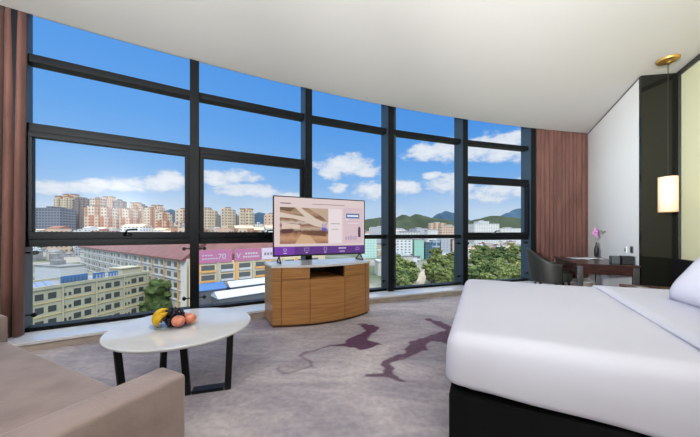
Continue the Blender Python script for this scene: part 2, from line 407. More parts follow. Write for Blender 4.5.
def build_windows():
    W = .10
    for i in range(5):
        a = arc(TH[i], .08); b = arc(TH[i+1], .08)
        L = (b-a).length; ax = (b-a)/L; ay = Vector((-ax.y, ax.x, 0))     # ay points outward
        root = empty('window_%d' % (i+1), (a+b)/2+Vector((0,0,.1)), kind='structure')
        Mx = frame(a, ax, ay)
        x0, x1 = W/2+.0, L-W/2
        fr = MB(Mx)
        oper = i in (0, 1, 4)
        fr.box(x0, x1, -.04, .1, 2.835, 2.915)
        fr.box(x0, x1, -.04, .1, .1, .14)
        fr.box(x0, x1, -.04, .1, CZ+.125, CZ+.16)
        if oper:
            fr.box(x0, x1, -.04, .1, 2.13, 2.215); fr.box(x0, x1, -.04, .1, .96, 1.035)
        else:
            fr.box(x0, x1, -.04, .1, 1.0, 1.07)
        obj('window_frame', fr, M['frame'], root, bevel=.004, seg=1)
        zs = [(.14, .96 if oper else 1.0), (1.035 if oper else 1.07, 2.13 if oper else 2.835)]
        if oper: zs.append((2.215, 2.835))
        zs.append((2.915, CZ+.125))
        for k, (z0, z1) in enumerate(zs):
            g = MB(Mx); g.box(x0, x1, .045, .055, z0, z1)
            obj('window_pane', g, M['glass'], root)
        if oper:
            s = MB(Mx); t = .058
            z0, z1 = 1.035, 2.13
            s.box(x0, x1, -.06, .02, z0, z0+.078); s.box(x0, x1, -.06, .02, z1-t, z1)
            s.box(x0, x0+t, -.06, .02, z0+.078, z1-t); s.box(x1-t, x1, -.06, .02, z0+.078, z1-t)
            so = obj('sash', s, M['frame'], root, bevel=.004, seg=1)
            hx = {0: (x0+x1)*.565, 1: (x0+x1)*.60, 4: (x0+x1)*.42}[i]
            h = MB(Mx); h.box(hx-.045, hx+.03, -.075, -.06, z0+.03, z0+.065)
            h.tube([(hx-.02, -.075, z0+.05), (hx-.02, -.105, z0+.065), (hx, -.11, z0+.10), (hx+.09, -.11, z0+.107)], .011, 8)
            obj('window_handle', h, M['black_metal'], so, smooth=True)
        # glass guard behind the lower pane, held by round clamps
        g = MB(Mx); g.box(x0+.05, x1-.05, -.012, -.004, .16, .95)
        gg = obj('guard_glass', g, M['glass'], root)
        for zz in (.27, .9):
            for xx, sx in ((x0, 1), (x1, -1)):
                c = MB(Mx)
                c.tube([(xx, -.03, zz), (xx+sx*.055, -.03, zz)], .008, 8)
                c.tube([(xx+sx*.065, -.05, zz), (xx+sx*.065, .008, zz)], .022, 12)
                obj('clamp', c, M['black_metal'], gg, smooth=False)
    for k in range(6):
        c = arc(TH[k]); t = TH[k]
        inn = Vector((-math.cos(t), -math.sin(t), 0)); tan = Vector((inn.y, -inn.x, 0))
        root = empty('window_mullion', (c.x, c.y, .1), kind='structure')
        mb = MB(frame(c, tan, inn)); w = W/2
        mb.box(-w, w, -.08, .175, .1, CZ+.16)
        obj('mullion_body', mb, M['mullion'], root, bevel=.003, seg=1)
        mb = MB(frame(c, tan, inn)); mb.box(-w-.001, w+.001, .175, .195, .1, CZ+.16)
        obj('mullion_cap', mb, M['frame'], root)
        if k == 3:      # doubled mullion
            mb = MB(frame(c, tan, inn)); mb.box(-w-.10, -w-.012, -.06, .10, .1, CZ+.16)
            obj('mullion_body', mb, M['mullion'], root)
    # the bay behind the right-hand curtain and the one behind the left-hand curtain
    for (n, t0, t1) in ((6, TH[5], th_w), (7, theta(-75), TH[0])):
        a = arc(t0, .08); b = arc(t1, .08); L = (b-a).length; ax = (b-a)/L; ay = Vector((-ax.y, ax.x, 0))
        root = empty('window_%d' % n, (a+b)/2+Vector((0,0,.1)), kind='structure')
        fr = MB(frame(a, ax, ay))
        for z0, z1 in ((.1,.14),(.975,1.035),(2.13,2.215),(2.835,2.915),(CZ+.05,CZ+.16)): fr.box(.06, L-.02, .02, .1, z0, z1)
        obj('window_frame', fr, M['frame'], root)
        g = MB(frame(a, ax, ay)); g.box(.06, L-.02, .045, .055, .14, CZ+.05); obj('window_pane', g, M['glass'], root)

def build_curtain(t0, t1, folds, label, o0, o1, seed, amp=.035, z0=.11):
    rnd = random.Random(seed)
    n = folds*16; rows = 14
    ph = [rnd.uniform(-.6,.6) for _ in range(folds+2)]; am = [rnd.uniform(.65,1.25) for _ in range(folds+2)]
    P = []
    for r in range(rows+1):
        f = r/rows; z = CZ+.12 - (CZ+.12-z0)*f
        row = []
        for i in range(n+1):
            s = i/n; k = s*folds; j = int(k)
            a_ = am[j]*(1-(k-j))+am[j+1]*(k-j); p_ = ph[j]*(1-(k-j))+ph[j+1]*(k-j)
            off = o0+(o1-o0)*f + amp*a_*(2*abs(math.sin(math.pi*k+p_*.4))**.65-1) + .004*math.sin(f*5+k*2.1)
            off = max(.03, off)
            th = t0+(t1-t0)*s
            row.append(arc(th, off, z))
        P.append(row)
    mb = MB(); mb.grid(P)
    o = obj('curtain', mb, M['curtain'], smooth=True, fix=False)
    recenter(o)
    s = o.modifiers.new('thick', 'SOLIDIFY'); s.thickness = .006
    tag(o, label, 'curtain')

def rbox(name, Mx, x0, x1, y0, y1, z0, z1, m, parent, r=.03, seg=4, puff=0, cuts=8):
    """softly rounded upholstered block"""
    bm = bmesh.new(); bmesh.ops.create_cube(bm, size=1)
    for v in bm.verts: v.co = Vector(((x0+x1)/2+v.co.x*(x1-x0), (y0+y1)/2+v.co.y*(y1-y0), (z0+z1)/2+v.co.z*(z1-z0)))
    bmesh.ops.bevel(bm, geom=list(bm.edges), offset=r, segments=seg, profile=.5, affect='EDGES')
    if puff:
        big = [e for e in bm.edges if e.calc_length() > .12]
        bmesh.ops.subdivide_edges(bm, edges=big, cuts=cuts, use_grid_fill=True)
        cx, cy = (x0+x1)/2, (y0+y1)/2
        for v in bm.verts:
            if v.co.z > (z0+z1)/2:
                a = max(0, 1-((v.co.x-cx)/((x1-x0)/2))**2)*max(0, 1-((v.co.y-cy)/((y1-y0)/2))**2)
                v.co.z += puff*a
    bm.verts.index_update()
    mb = MB(Mx); mb.add([v.co.copy() for v in bm.verts], [tuple(v.index for v in f.verts) for f in bm.faces]); bm.free()
    return obj(name, mb, m, parent, smooth=True)

def build_sofa():
    P0 = Vector((-.642, 1.1, 0)); W_ = -V      # W_ runs along the sofa front to the far arm
    Mx = frame(P0, W_, -U)                     # x along the sofa, y backwards
    root = empty('sofa', P0+W_*.975-U*.42, 'taupe velvet sofa with square arms in the lower left corner', 'sofa')
    wd, dp, at_ = 1.95, .86, .15
    rbox('arm', Mx, 0, at_, 0, dp, .06, .55, M['sofa'], root, .016, 3)
    rbox('arm', Mx, wd-at_, wd, 0, dp, .06, .55, M['sofa'], root, .016, 3)
    rbox('base', Mx, at_+.002, wd-at_-.002, .03, dp-.02, .06, .24, M['sofa'], root, .012, 2)
    rbox('seat_cushion', Mx, at_+.004, wd-at_-.004, .005, dp-.2, .245, .392, M['sofa'], root, .03, 4, puff=.012, cuts=6)
    rbox('backrest', Mx, at_+.002, wd-at_-.002, dp-.2, dp, .245, .8, M['sofa'], root, .05, 4)
    for (x, y) in ((.06,.08),(wd-.06,.08),(.06,dp-.08),(wd-.06,dp-.08)):
        mb = MB(Mx); mb.lathe([(.018,0),(.024,.06)], (x,y,0), 12); obj('leg', mb, M['black_metal'], root)

def build_table():
    C = Vector((-1.256, 2.116, 0)); r = .476; zt = .41
    root = empty('coffee_table', C, 'round white marble coffee table on black flat-bar legs', 'coffee table')
    mb = MB(); mb.lathe([(r-.012,zt-.022),(r-.002,zt-.014),(r,zt-.006),(r-.003,zt-.001),(r-.008,zt)], C, 96)
    obj('tabletop', mb, M['marble'], root, smooth=False)
    def bar(p, q, w, t, mbx, across):
        p = Vector(p); q = Vector(q); d = (q-p).normalized(); a = Vector(across).normalized(); a = (a-d*a.dot(d)).normalized(); b = d.cross(a)
        c = [a*w/2+b*t/2, a*w/2-b*t/2, -a*w/2-b*t/2, -a*w/2+b*t/2]
        mbx.hexa([p+k for k in c], [q+k for k in c])
    zu = zt-.022
    feet = [((-1.105,1.905), (-1.125,1.885)), ((-.862,1.975), (-.838,1.96)), ((-1.588,1.95), (-1.625,1.94)), ((-1.47,2.20), (-1.46,2.21))]
    for j in (0, 2):
        f1 = Vector((*feet[j][0], .012)); f2 = Vector((*feet[j+1][0], .012)); dr = (f2-f1).normalized()
        t1 = Vector((*feet[j][1], zu)); t2 = Vector((*feet[j+1][1], zu))
        for f, t in ((f1,t1),(f2,t2)):
            mb = MB(); bar(f-Vector((0,0,.012)), t, .042, .022, mb, dr)
            obj('leg', mb, M['black_metal'], root)
        mb = MB(); nrm = dr.cross(Vector((0,0,1)))
        a = f1; b = f2
        Mx = frame(Vector((f1.x,f1.y,0)), dr, nrm*-1)
        mb = MB(Mx); L = (f2-f1).length; mb.box(.025, L-.025, -.011, .055, .0, .022)
        obj('floor_bar', mb, M['black_metal'], root)
        mb = MB(Mx); 
        mb.box(.0, L, -.02, .02, zu-.012, zu-.001); obj('top_bar', mb, M['black_metal'], root)
    # glass plate and fruit
    PC = Vector((-1.315, 2.085, zt))
    mb = MB(); mb.lathe([(.07,.001),(.12,.004),(.148,.014),(.15,.018),(.146,.018),(.12,.009),(.06,.006)], PC, 48)
    tag(recenter(obj('glass_plate', mb, M['plate_glass'], smooth=True)), 'round clear glass plate under the fruit on the coffee table', 'plate')
    M['banana'] = mat('banana_skin', srgb(234,186,30), .5, var=((14,14,14), srgb(214,150,24), .5, .75))
    M['banana_tip'] = mat('banana_tip', srgb(60,44,24), .6)
    M['grape'] = mat('black_grape_skin', srgb(30,26,44), .5)
    M['peach'] = mat('peach_skin', srgb(236,160,128), .55, var=((22,22,22), srgb(214,110,92), .4, .65))
    M['stem'] = mat('green_stem', srgb(96,84,50), .7)
    # bananas: fingers curving over the left edge of the plate, joined at a crown near the grapes
    for k in range(4):
        ang = [212, 192, 232, 176][k]; lift = [.078, .072, .06, .055][k]
        d = Vector((math.cos(R_(ang)), math.sin(R_(ang)), 0)); s = Vector((-d.y, d.x, 0))
        base = PC + Vector((-.045, -.005, 0)) + s*[.006,-.016,.026,-.034][k]
        pts = []; rad = []
        for i in range(13):
            t = i/12; a = t*math.pi*.62
            pts.append(base + d*(.0+.075*math.sin(a)) + Vector((0,0,.035+lift*math.cos(a))))
            rad.append([.007,.011,.016,.020,.022,.023,.023,.023,.022,.020,.016,.010,.006][i])
        zmin = min(p.z-r_ for p, r_ in zip(pts, rad)); dz = max(0, zt+.012-zmin)
        pts = [p+Vector((0,0,dz)) for p in pts]
        lab = ['ripe yellow banana on top of the bunch', 'yellow banana at the back of the bunch', 'yellow banana lowest at the front of the bunch', 'yellow banana tucked next to the dark grapes'][k]
        rt = empty('banana', (pts[6].x, pts[6].y, zt+.012), lab, 'banana', 'bananas on the fruit plate')
        mb = MB(); mb.tube(pts, rad, 10); obj('peel', mb, M['banana'], rt, smooth=True)
        mb = MB(); mb.tube([pts[-1], pts[-1]+(pts[-1]-pts[-2])*.8], [.0065,.005], 8); obj('tip', mb, M['banana_tip'], rt)
    # grapes
    rt = empty('grape_bunch', PC+Vector((.01,.01,.01)), 'bunch of dark purple grapes heaped in the middle of the plate', 'grapes')
    rnd = random.Random(4); got = []
    tries = 0
    while len(got) < 78 and tries < 6000:
        tries += 1
        p = Vector((rnd.uniform(-.065,.085), rnd.uniform(-.075,.075), rnd.uniform(.016,.13)))
        if (p.x/.085)**2+(p.y/.075)**2+((p.z-.02)/.115)**2 > 1: continue
        if (p.x > .035 and p.y < 0) or (p.x < -.035 and p.y < -.01): continue
        if all((p-q).length > .0195 for q in got): got.append(p)
    for p in got:
        mb = MB(); mb.ball(PC+p, .0128, 2); obj('grape', mb, M['grape'], rt, smooth=True)
    mb = MB(); mb.tube([PC+Vector((0,0,.03)), PC+Vector((.005,.0,.1)), PC+Vector((.012,.01,.145))], .003, 6); obj('stem', mb, M['stem'], rt)
    for k, (dx, dy, r_) in enumerate(((.07,-.055,.044), (.118,.02,.040), (.055,.07,.036))):
        c = PC+Vector((dx, dy, r_+.008))
        rt = empty('peach', (c.x, c.y, zt+.008), ['blushed peach, nearest of the peaches and in front of the grapes','rosy peach at the right edge of the fruit plate','peach at the back of the plate behind the grapes'][k], 'peach', 'peaches on the fruit plate')
        prof = []
        mb = MB(); n = 24
        P = []
        for i in range(17):
            ph = math.pi*i/16; row = []
            for j in range(n+1):
                a = 2*math.pi*j/n; cre = 1-.05*math.exp(-((min(a, 2*math.pi-a))/.22)**2)*math.sin(ph)
                rr = r_*math.sin(ph)*cre; z = r_*math.cos(ph)*.93 - (.22*r_*math.exp(-(ph/.35)**2))
                row.append(c+Vector((rr*math.cos(a+k*2+4), rr*math.sin(a+k*2+4), z)))
            P.append(row)
        mb.grid(P); obj('flesh', mb, M['peach'], rt, smooth=True)
        mb = MB(); mb.tube([c+Vector((0,0,r_*.68)), c+Vector((.002,.001,r_*.92))], .002, 6); obj('stem', mb, M['stem'], rt)

FL_ = Vector((-.901, 3.242, 0)); FR_ = Vector((.261, 3.85, 0))
def build_tv_stand():
    ch = FR_-FL_; L = ch.length; ax = ch/L; ay = Vector((-ax.y, ax.x, 0)); dep = .44; bul = .165; zt = .725
    Mx = frame(FL_, ax, ay)
    def fy(x, o=0): t = x/L; return -4*bul*t*(1-t) - o
    def strip(x0, x1, o0, o1, n=14): 
        xs = [x0+(x1-x0)*i/n for i in range(n+1)]
        return [(x, fy(x, o1)) for x in xs]+[(x, fy(x, o0)) for x in xs[::-1]]
    def block(x0, x1, n=14):
        xs = [x0+(x1-x0)*i/n for i in range(n+1)]
        return [(x, fy(x)) for x in xs]+[(x1, dep), (x0, dep)]
    root = empty('tv_cabinet', (FL_+FR_)/2+ay*dep/2, 'curved-front honey oak cabinet with white marble top under the television', 'cabinet')
    nz0, nz1 = .555, zt-.03
    mb = MB(Mx); mb.prism(block(0, L, 24), .03, nz0-.001)
    mb.prism(block(0, .31*L), nz0, nz1); mb.prism(block(.655*L, L), nz0, nz1)
    mb.prism([(.31*L,dep-.02),(.655*L,dep-.02),(.655*L,dep),(.31*L,dep)], nz0, nz1)
    obj('body', mb, M['oak'], root)
    M['niche'] = mat('dark_niche_lining', srgb(52,34,24), .5)
    mb = MB(Mx); mb.prism([(.312*L,dep-.03),(.653*L,dep-.03),(.653*L,dep-.021),(.312*L,dep-.021)], nz0, nz1)
    mb.box(.31*L+.0005, .31*L+.004, fy(.31*L)+.02, dep-.03, nz0, nz1); mb.box(.655*L-.004, .655*L-.0005, fy(.655*L)+.02, dep-.03, nz0, nz1)
    obj('niche_lining', mb, M['niche'], root)
    mb = MB(Mx); mb.prism([(x, y+.02 if y < .1 else y-.01) for x, y in block(.01, L-.01, 24)], 0, .03); obj('plinth', mb, M['brown_wood'], root)
    g = .003
    pan = [('side_stile', 0, .07, .032, nz1), ('side_stile', .93, 1, .032, nz1),
           ('drawer', .07, .31, .565, nz1-.004), ('drawer', .655, .93, .565, nz1-.004),
           ('door', .07, .31, .034, .559), ('door', .31, .655, .034, .549), ('door', .655, .93, .034, .559)]
    for nme, a, b, z0, z1 in pan:
        mb = MB(Mx); mb.prism(strip(a*L+g, b*L-g, 0.0005, .014), z0+g, z1-g); obj(nme, mb, M['oak'], root)
    xs = [L*i/30 for i in range(31)]
    mb = MB(Mx); mb.prism([(-.012, fy(0,.026))]+[(x, fy(x,.026)) for x in xs]+[(L+.012, fy(L,.026)), (L+.012, dep+.01), (-.012, dep+.01)], nz1, zt)
    obj('marble_top', mb, M['marble'], root, bevel=.003, seg=1)

def text_mesh(s, size, Mx, mb):
    cu = bpy.data.curves.new('t', 'FONT'); cu.body = s; cu.size = size; cu.align_x = 'CENTER'; cu.align_y = 'CENTER'; cu.resolution_u = 3
    o = bpy.data.objects.new('t', cu); COL.objects.link(o)
    dg = bpy.context.evaluated_depsgraph_get(); me = bpy.data.meshes.new_from_object(o.evaluated_get(dg))
    old = mb.M; mb.M = Mx
    mb.add([v.co.copy() for v in me.vertices], [tuple(p.vertices) for p in me.polygons]); mb.M = old
    bpy.data.objects.remove(o); bpy.data.curves.remove(cu); bpy.data.meshes.remove(me)

def build_tv():
    BL = Vector((-.944, 3.4375, 0)); BR = Vector((.21, 3.997, 0)); z0, z1 = .805, 1.563
    L = (BR-BL).length; ax = (BR-BL)/L; ay = Vector((-ax.y, ax.x, 0)); h = z1-z0
    root = empty('television', (BL+BR)/2+Vector((0,0,.725)), 'large flat television with a hotel welcome page, standing on the oak cabinet', 'television')
    Mx = frame(BL+Vector((0,0,z0)), ax, ay)
    mb = MB(Mx); mb.box(0, L, 0.004, .035, 0, h); mb.box(.2, L-.2, .035, .06, .08, h*.6); obj('housing', mb, M['black'], root, bevel=.003, seg=1)
    bz = .012
    mb = MB(Mx)
    for b in ((0,bz,0,h),(L-bz,L,0,h),(bz,L-bz,0,bz+.008),(bz,L-bz,h-bz,h)): mb.box(b[0], b[1], -.004, .004, b[2], b[3])
    obj('bezel', mb, M['black'], root)
    for s in (.05, L-.1):       # splayed wire feet
        mb = MB(frame(BL+Vector((0,0,.725)), ax, ay))
        c = s+.025; z = z0-.725
        for yy in (-.09, .13):
            mb.tube([(c,.015,z+.004), (c,yy,.008)], .008, 8)
        mb.tube([(c,-.09,.0085), (c,.13,.0085)], .008, 8)
        obj('foot', mb, M['black_metal'], root)
    # screen: page layout in millimetre-thin layers of the panel
    SW, SH = L-2*bz, h-2*bz-.008
    S = frame(BL+Vector((0,0,z0+bz+.008))+ax*bz-ay*.0005, ax, ay)
    def q(mb, x0, x1, y0, y1, dz): mb.box(x0*SW, x1*SW, -dz, 0.0035, y0*SH, y1*SH)
    scr = MB(S); q(scr, 0, 1, 0, 1, .0002)
    so = obj('screen', scr, emis('screen_page', srgb(222,203,203), .92), root)
    mb = MB(S); q(mb, 0, 1, 0, .142, .0006); obj('menu_bar', mb, emis('screen_purple', srgb(88,36,132), .9), so)
    mb = MB(S); q(mb, .004, .205, .0, .142, .0009); obj('menu_highlight', mb, emis('screen_purple_light', srgb(118,52,172), .9), so)
    pic = MB(S); q(pic, .055, .565, .19, .825, .0006)
    # lobby photograph: procedural picture in image position
    m = bpy.data.materials.new('screen_lobby_picture'); m.use_nodes = True; nt = m.node_tree; b = nt.nodes['Principled BSDF']
    b.inputs['Base Color'].default_value = (.02,.02,.02,1)
    pic_o = obj('lobby_picture', pic, m, so)
    tc = nt.nodes.new('ShaderNodeTexCoord'); sp = nt.nodes.new('ShaderNodeSeparateXYZ'); nt.links.new(tc.outputs['Generated'], sp.inputs[0])
    rp = nt.nodes.new('ShaderNodeValToRGB'); nzt = nt.nodes.new('ShaderNodeTexNoise'); nzt.inputs['Scale'].default_value = 7; nzt.inputs['Detail'].default_value = 4
    nt.links.new(tc.outputs['Generated'], nzt.inputs['Vector'])
    ma = nt.nodes.new('ShaderNodeMath'); ma.operation = 'MULTIPLY_ADD'; ma.inputs[1].default_value = .16
    mb_ = nt.nodes.new('ShaderNodeMath'); mb_.operation = 'MULTIPLY_ADD'; mb_.inputs[1].default_value = 1; mb_.inputs[2].default_value = -.08
    nt.links.new(nzt.outputs[0], ma.inputs[0]); nt.links.new(sp.outputs['Z'], ma.inputs[2]); nt.links.new(ma.outputs[0], mb_.inputs[0])
    nt.links.new(mb_.outputs[0], rp.inputs[0])
    e = rp.color_ramp.elements
    cols = [(0,(150,100,78)),(.16,(196,150,112)),(.28,(148,98,70)),(.34,(84,56,44)),(.42,(196,170,150)),(.52,(120,70,50)),(.58,(206,190,180)),(.66,(150,104,78)),(.74,(112,80,62)),(.86,(176,140,112)),(1,(140,108,84))]
    e[0].position = 0; e[0].color = srgb(*cols[0][1]); e[1].position = 1; e[1].color = srgb(*cols[-1][1])
    for p_, c_ in cols[1:-1]: x = e.new(p_); x.color = srgb(*c_)
    nt.links.new(rp.outputs[0], b.inputs['Emission Color']); b.inputs['Emission Strength'].default_value = .9
    def poly(mb, pts, dz):
        pts = [(x, y) for x, y in pts]; n = len(pts)
        vs = [(x*SW, -dz, y*SH) for x, y in pts]+[(x*SW, -dz+.0003, y*SH) for x, y in pts]
        mb.add(vs, [tuple(range(n)), tuple(range(n,2*n))[::-1]]+[(i,(i+1)%n,n+(i+1)%n,n+i) for i in range(n)])
    P_ = lambda pts: [(.055+x*.51, .19+y*.635) for x, y in pts]
    for nme, col, pts in (('ceiling_curve', (222,204,190), [(0,.72),(.25,.70),(.5,.62),(.7,.5),(1,.42),(1,.55),(.72,.72),(.5,.92),(.42,1),(.30,1),(.5,.75),(.25,.80),(0,.86)]),
                          ('ceiling_curve', (110,78,60), [(.05,1),(.3,1),(.2,.88),(0,.93),(0,1)]),
                          ('ceiling_curve', (196,168,146), [(.55,1),(1,1),(1,.62),(.8,.82)]),
                          ('counter', (104,62,40), [(.45,.36),(.95,.36),(.95,.2),(.55,.25)]),
                          ('window_glow', (226,200,188), [(.04,.58),(.4,.52),(.4,.42),(.04,.40)]),
                          ('blue_panel', (96,92,190), [(.86,.56),(.97,.58),(.97,.34),(.86,.36)]),
                          ('seating', (84,40,44), [(.03,.40),(.22,.46),(.28,.38),(.22,.30),(.04,.28)]),
                          ('floor_shine', (214,176,140), [(.3,0),(.75,0),(.6,.22),(.42,.26)])):
        mb = MB(S); poly(mb, P_(pts), .0010); obj('picture_'+nme, mb, emis('pic_'+nme, srgb(*col), .85), so)
    mb = MB(S); q(mb, .57, .725, .19, .825, .0006); obj('text_panel', mb, emis('screen_white', srgb(232,220,224), .92), so)
    et = emis('screen_text', srgb(120,95,105), .9)
    for (a, b, c, d) in ((.595,.70,.545,.555),(.61,.685,.445,.453),(.06,.165,.885,.903),(.39,.76,.893,.902)):
        mb = MB(S); q(mb, a, b, c, d, .0009); obj('text_line', mb, et, so)
    mb = MB(S); q(mb, .74, .985, .19, .86, .0006); obj('advert_panel', mb, emis('screen_pink', srgb(216,190,200), .92), so)
    mb = MB(S)
    x0, x1, y0, y1 = .775, .94, .66, .75
    q(mb, x0, x1, y0, y1, .0009); obj('advert_badge', mb, emis('screen_blue', srgb(58,110,170), .95), so)
    ew = emis('screen_white2', srgb(238,236,240), .95)
    for (a, b, c, d) in ((.79,.926,.69,.722),(.775,.80,.625,.64),(.80,.93,.56,.568)):
        mb = MB(S); q(mb, a, b, c, d, .0012); obj('advert_mark', mb, ew, so)
    mb = MB(S); poly(mb, [(.925,.30),(.955,.30),(.955,.46),(.947,.50),(.93,.50),(.922,.44)], .0012); obj('advert_figure', mb, emis('screen_dark', srgb(70,50,80), .8), so)
    em = emis('screen_mauve', srgb(184,160,182), .9)
    for i in range(5): mb = MB(S); q(mb, .765+i*.03, .765+i*.03+.022, .25,.31+.008*((i*7)%3),.0012); obj('advert_product', mb, em, so)
    # bar icons: heart, screen, pin, caption words
    ei = emis('screen_icon', srgb(214,196,230), .9)
    cx, cy = .107*SW, .085*SH; s = .022; hp = []
    for i in range(24):
        t = 2*math.pi*i/24; hp.append(((cx+s*.062*16*math.sin(t)**3)/SW, (cy+s*.062*(13*math.cos(t)-5*math.cos(2*t)-2*math.cos(3*t)-math.cos(4*t)))/SH))
    pin = [(.533+.017*math.cos(a), .095+.030*math.sin(a)) for a in [R_(-50+28*i) for i in range(11)]]+[(.533,.042)]
    for pts in (hp, [(.305,.06),(.352,.06),(.352,.11),(.305,.11)], pin, [(.895,.06),(.935,.06),(.935,.085),(.915,.11),(.895,.085)]):
        mb = MB(S); mb.tube([(x*SW, -.002, y*SH) for x, y in pts+[pts[0]]], .0022, 5); obj('menu_icon', mb, ei, so)
    for (a, b, c, d) in ((.09,.125,.022,.036),(.318,.34,.022,.036),(.52,.546,.022,.034),(.70,.76,.03,.044),(.685,.775,.085,.108)):
        mb = MB(S); q(mb, a, b, c, d, .0018); obj('menu_caption', mb, ei, so)

BO = at(468, 278, .623); BO.z = 0      # far foot corner of the bed
def build_bed():
    W_, Lb, zt = 1.80, 2.32, .623
    Mx = frame(BO, V, -U)              # x towards the head, y towards the near side
    root = empty('bed', BO+V*Lb/2-U*W_/2, 'large bed made up with a smooth white duvet over a black base', 'bed')
    mb = MB(Mx); mb.box(-.015, Lb, -.005, W_+.005, .0, .335); obj('bed_base', mb, M['black_fabric'], root, bevel=.012)
    rbox('mattress', Mx, .03, Lb, .03, W_-.03, .336, zt-.03, M['linen'], root, .05, 3)
    # duvet
    Rr = .075; ins = .02
    def shell(xa, xb, z_, nx, ny, drop0, drop1, dropf, headcut, out=0.0, nm='duvet', rp=Rr, both=True, wseed=0):
        X0, Y0, Y1 = xa, ins-out, W_-ins+out
        rows = []
        def samp(a, b, n): return [a+(b-a)*i/n for i in range(n+1)]
        ps = (samp(-1, 0, 16)[:-1] if headcut is None else []) + samp(0, 1, nx)
        qs = samp(-1, 0, 16)[:-1]+samp(0, 1, ny)+[1+k for k in samp(0, 1, 16)[1:]]
        for p in ps:
            row = []
            for q in qs:
                ex = min(p, 0); ey = q if q < 0 else (q-1 if q > 1 else 0)
                yq = Y0+rp+min(max(q,0),1)*(Y1-Y0-2*rp); X0_ = X0-.07*yq if headcut else X0
                x = X0+rp+max(p, 0)*(xb-X0-rp) if headcut is None else X0_+p*(xb-X0_)
                y = Y0+rp+min(max(q,0),1)*(Y1-Y0-2*rp)
                k = max(abs(ex), abs(ey))
                if k == 0:
                    ox = oy = dz = 0
                else:
                    hl = math.hypot(ex, ey); nx_, ny_ = ex/hl, ey/hl
                    # drop length: foot side, far side or near side
                    fr = min(1, max(0, x/Lb))
                    side = drop0+(drop1-drop0)*fr
                    dl = dropf*abs(nx_)**2+side*abs(ny_)**2 
                    r = k*(dl-rp+rp*math.pi/2)
                    if r < rp*math.pi/2:
                        ho = rp*math.sin(r/rp); dz = rp*(1-math.cos(r/rp))
                    else:
                        e_ = r-rp*math.pi/2; ho = rp+.02*math.sin(min(1, e_/.2)*1.57)*.8; dz = rp+e_
                        s_ = x*3.1+y*2.3
                        ho += .006*math.sin(s_*4.1+wseed)*min(1, e_/.12)
                    ox, oy = nx_*ho, ny_*ho
                zz = z_-dz + .004*math.sin(x*2.3+1)*math.sin(y*3.1) + .003*mnoise.noise(Vector((x*2.2,y*2.2,wseed)))*2
                row.append((x+ox, y+oy, zz))
            rows.append(row)
        mb = MB(Mx); mb.grid(rows)
        o = obj(nm, mb, M['linen'], root, smooth=True, fix=True)
        s = o.modifiers.new('s','SOLIDIFY'); s.thickness = .012; s.offset = -1
        return o
    shell(-.03, Lb-.05, zt, 24, 18, .235, .34, .235, None, out=.02, nm='duvet')
    shell(1.035, Lb-.12, zt+.016, 14, 18, .20, .26, .2, 1, out=.032, nm='duvet_fold', wseed=2)
    # pillows leaning against the headboard
    def pillow(a, b, z, w, hgt, th_, lean, rz, lab):
        rt = empty('pillow', uv(BO, a, -b, z), lab, 'pillow', 'white pillows at the head of the bed')
        Mp = frame(uv(BO, a, -b, z), V, -U) @ Matrix.Rotation(rz, 4, 'Z') @ Matrix.Rotation(lean, 4, 'Y')
        n = 18; P1 = []; 
        def pt(i, j, sgn):
            x = -1+2*i/n; y = -1+2*j/n
            e_ = (1-abs(x)**5)*(1-abs(y)**4); t = th_/2*max(0, e_)**.55
            pin = 1-.10*(1-x*x)*abs(y)**2 if False else 1
            yy = x*w/2*(1-.07*(1-y*y)); zz = (y*.5*(1-.09*(1-x*x)))*hgt+hgt/2
            return (sgn*t, yy, zz)
        mb = MB(Mp)
        mb.grid([[pt(i,j,1) for j in range(n+1)] for i in range(n+1)]); mb.grid([[pt(i,j,-1) for j in range(n+1)] for i in range(n+1)])
        o = obj('pillowcase', mb, M['linen'], rt, smooth=True, fix=False)
        bm = bmesh.new(); bm.from_mesh(o.data); bmesh.ops.remove_doubles(bm, verts=bm.verts, dist=.0005); bmesh.ops.recalc_face_normals(bm, faces=bm.faces); bm.to_mesh(o.data); bm.free()
    zt2 = zt+.03
    pillow(1.33, .88, zt2-.02, .82, .385, .24, R_(34), 0, 'plump white pillow standing in front of the other two at the bed head')
    pillow(1.80, .46, zt2, .78, .46, .2, R_(34), 0, 'plump white pillow leaning at the far side of the bed head')
    pillow(1.80, 1.34, zt2, .78, .46, .2, R_(34), 0, 'plump white pillow leaning at the near side of the bed head')
    # continuous black headboard panel along the alcove wall
    mb = MB(frame(AB, V, U)); mb.box(-.10, -.031, -4.2, -.06, 0, .76)
    tag(recenter(obj('headboard', mb, M['headboard'], bevel=.006)), 'low glossy black headboard panel running along the cream wall', 'headboard')

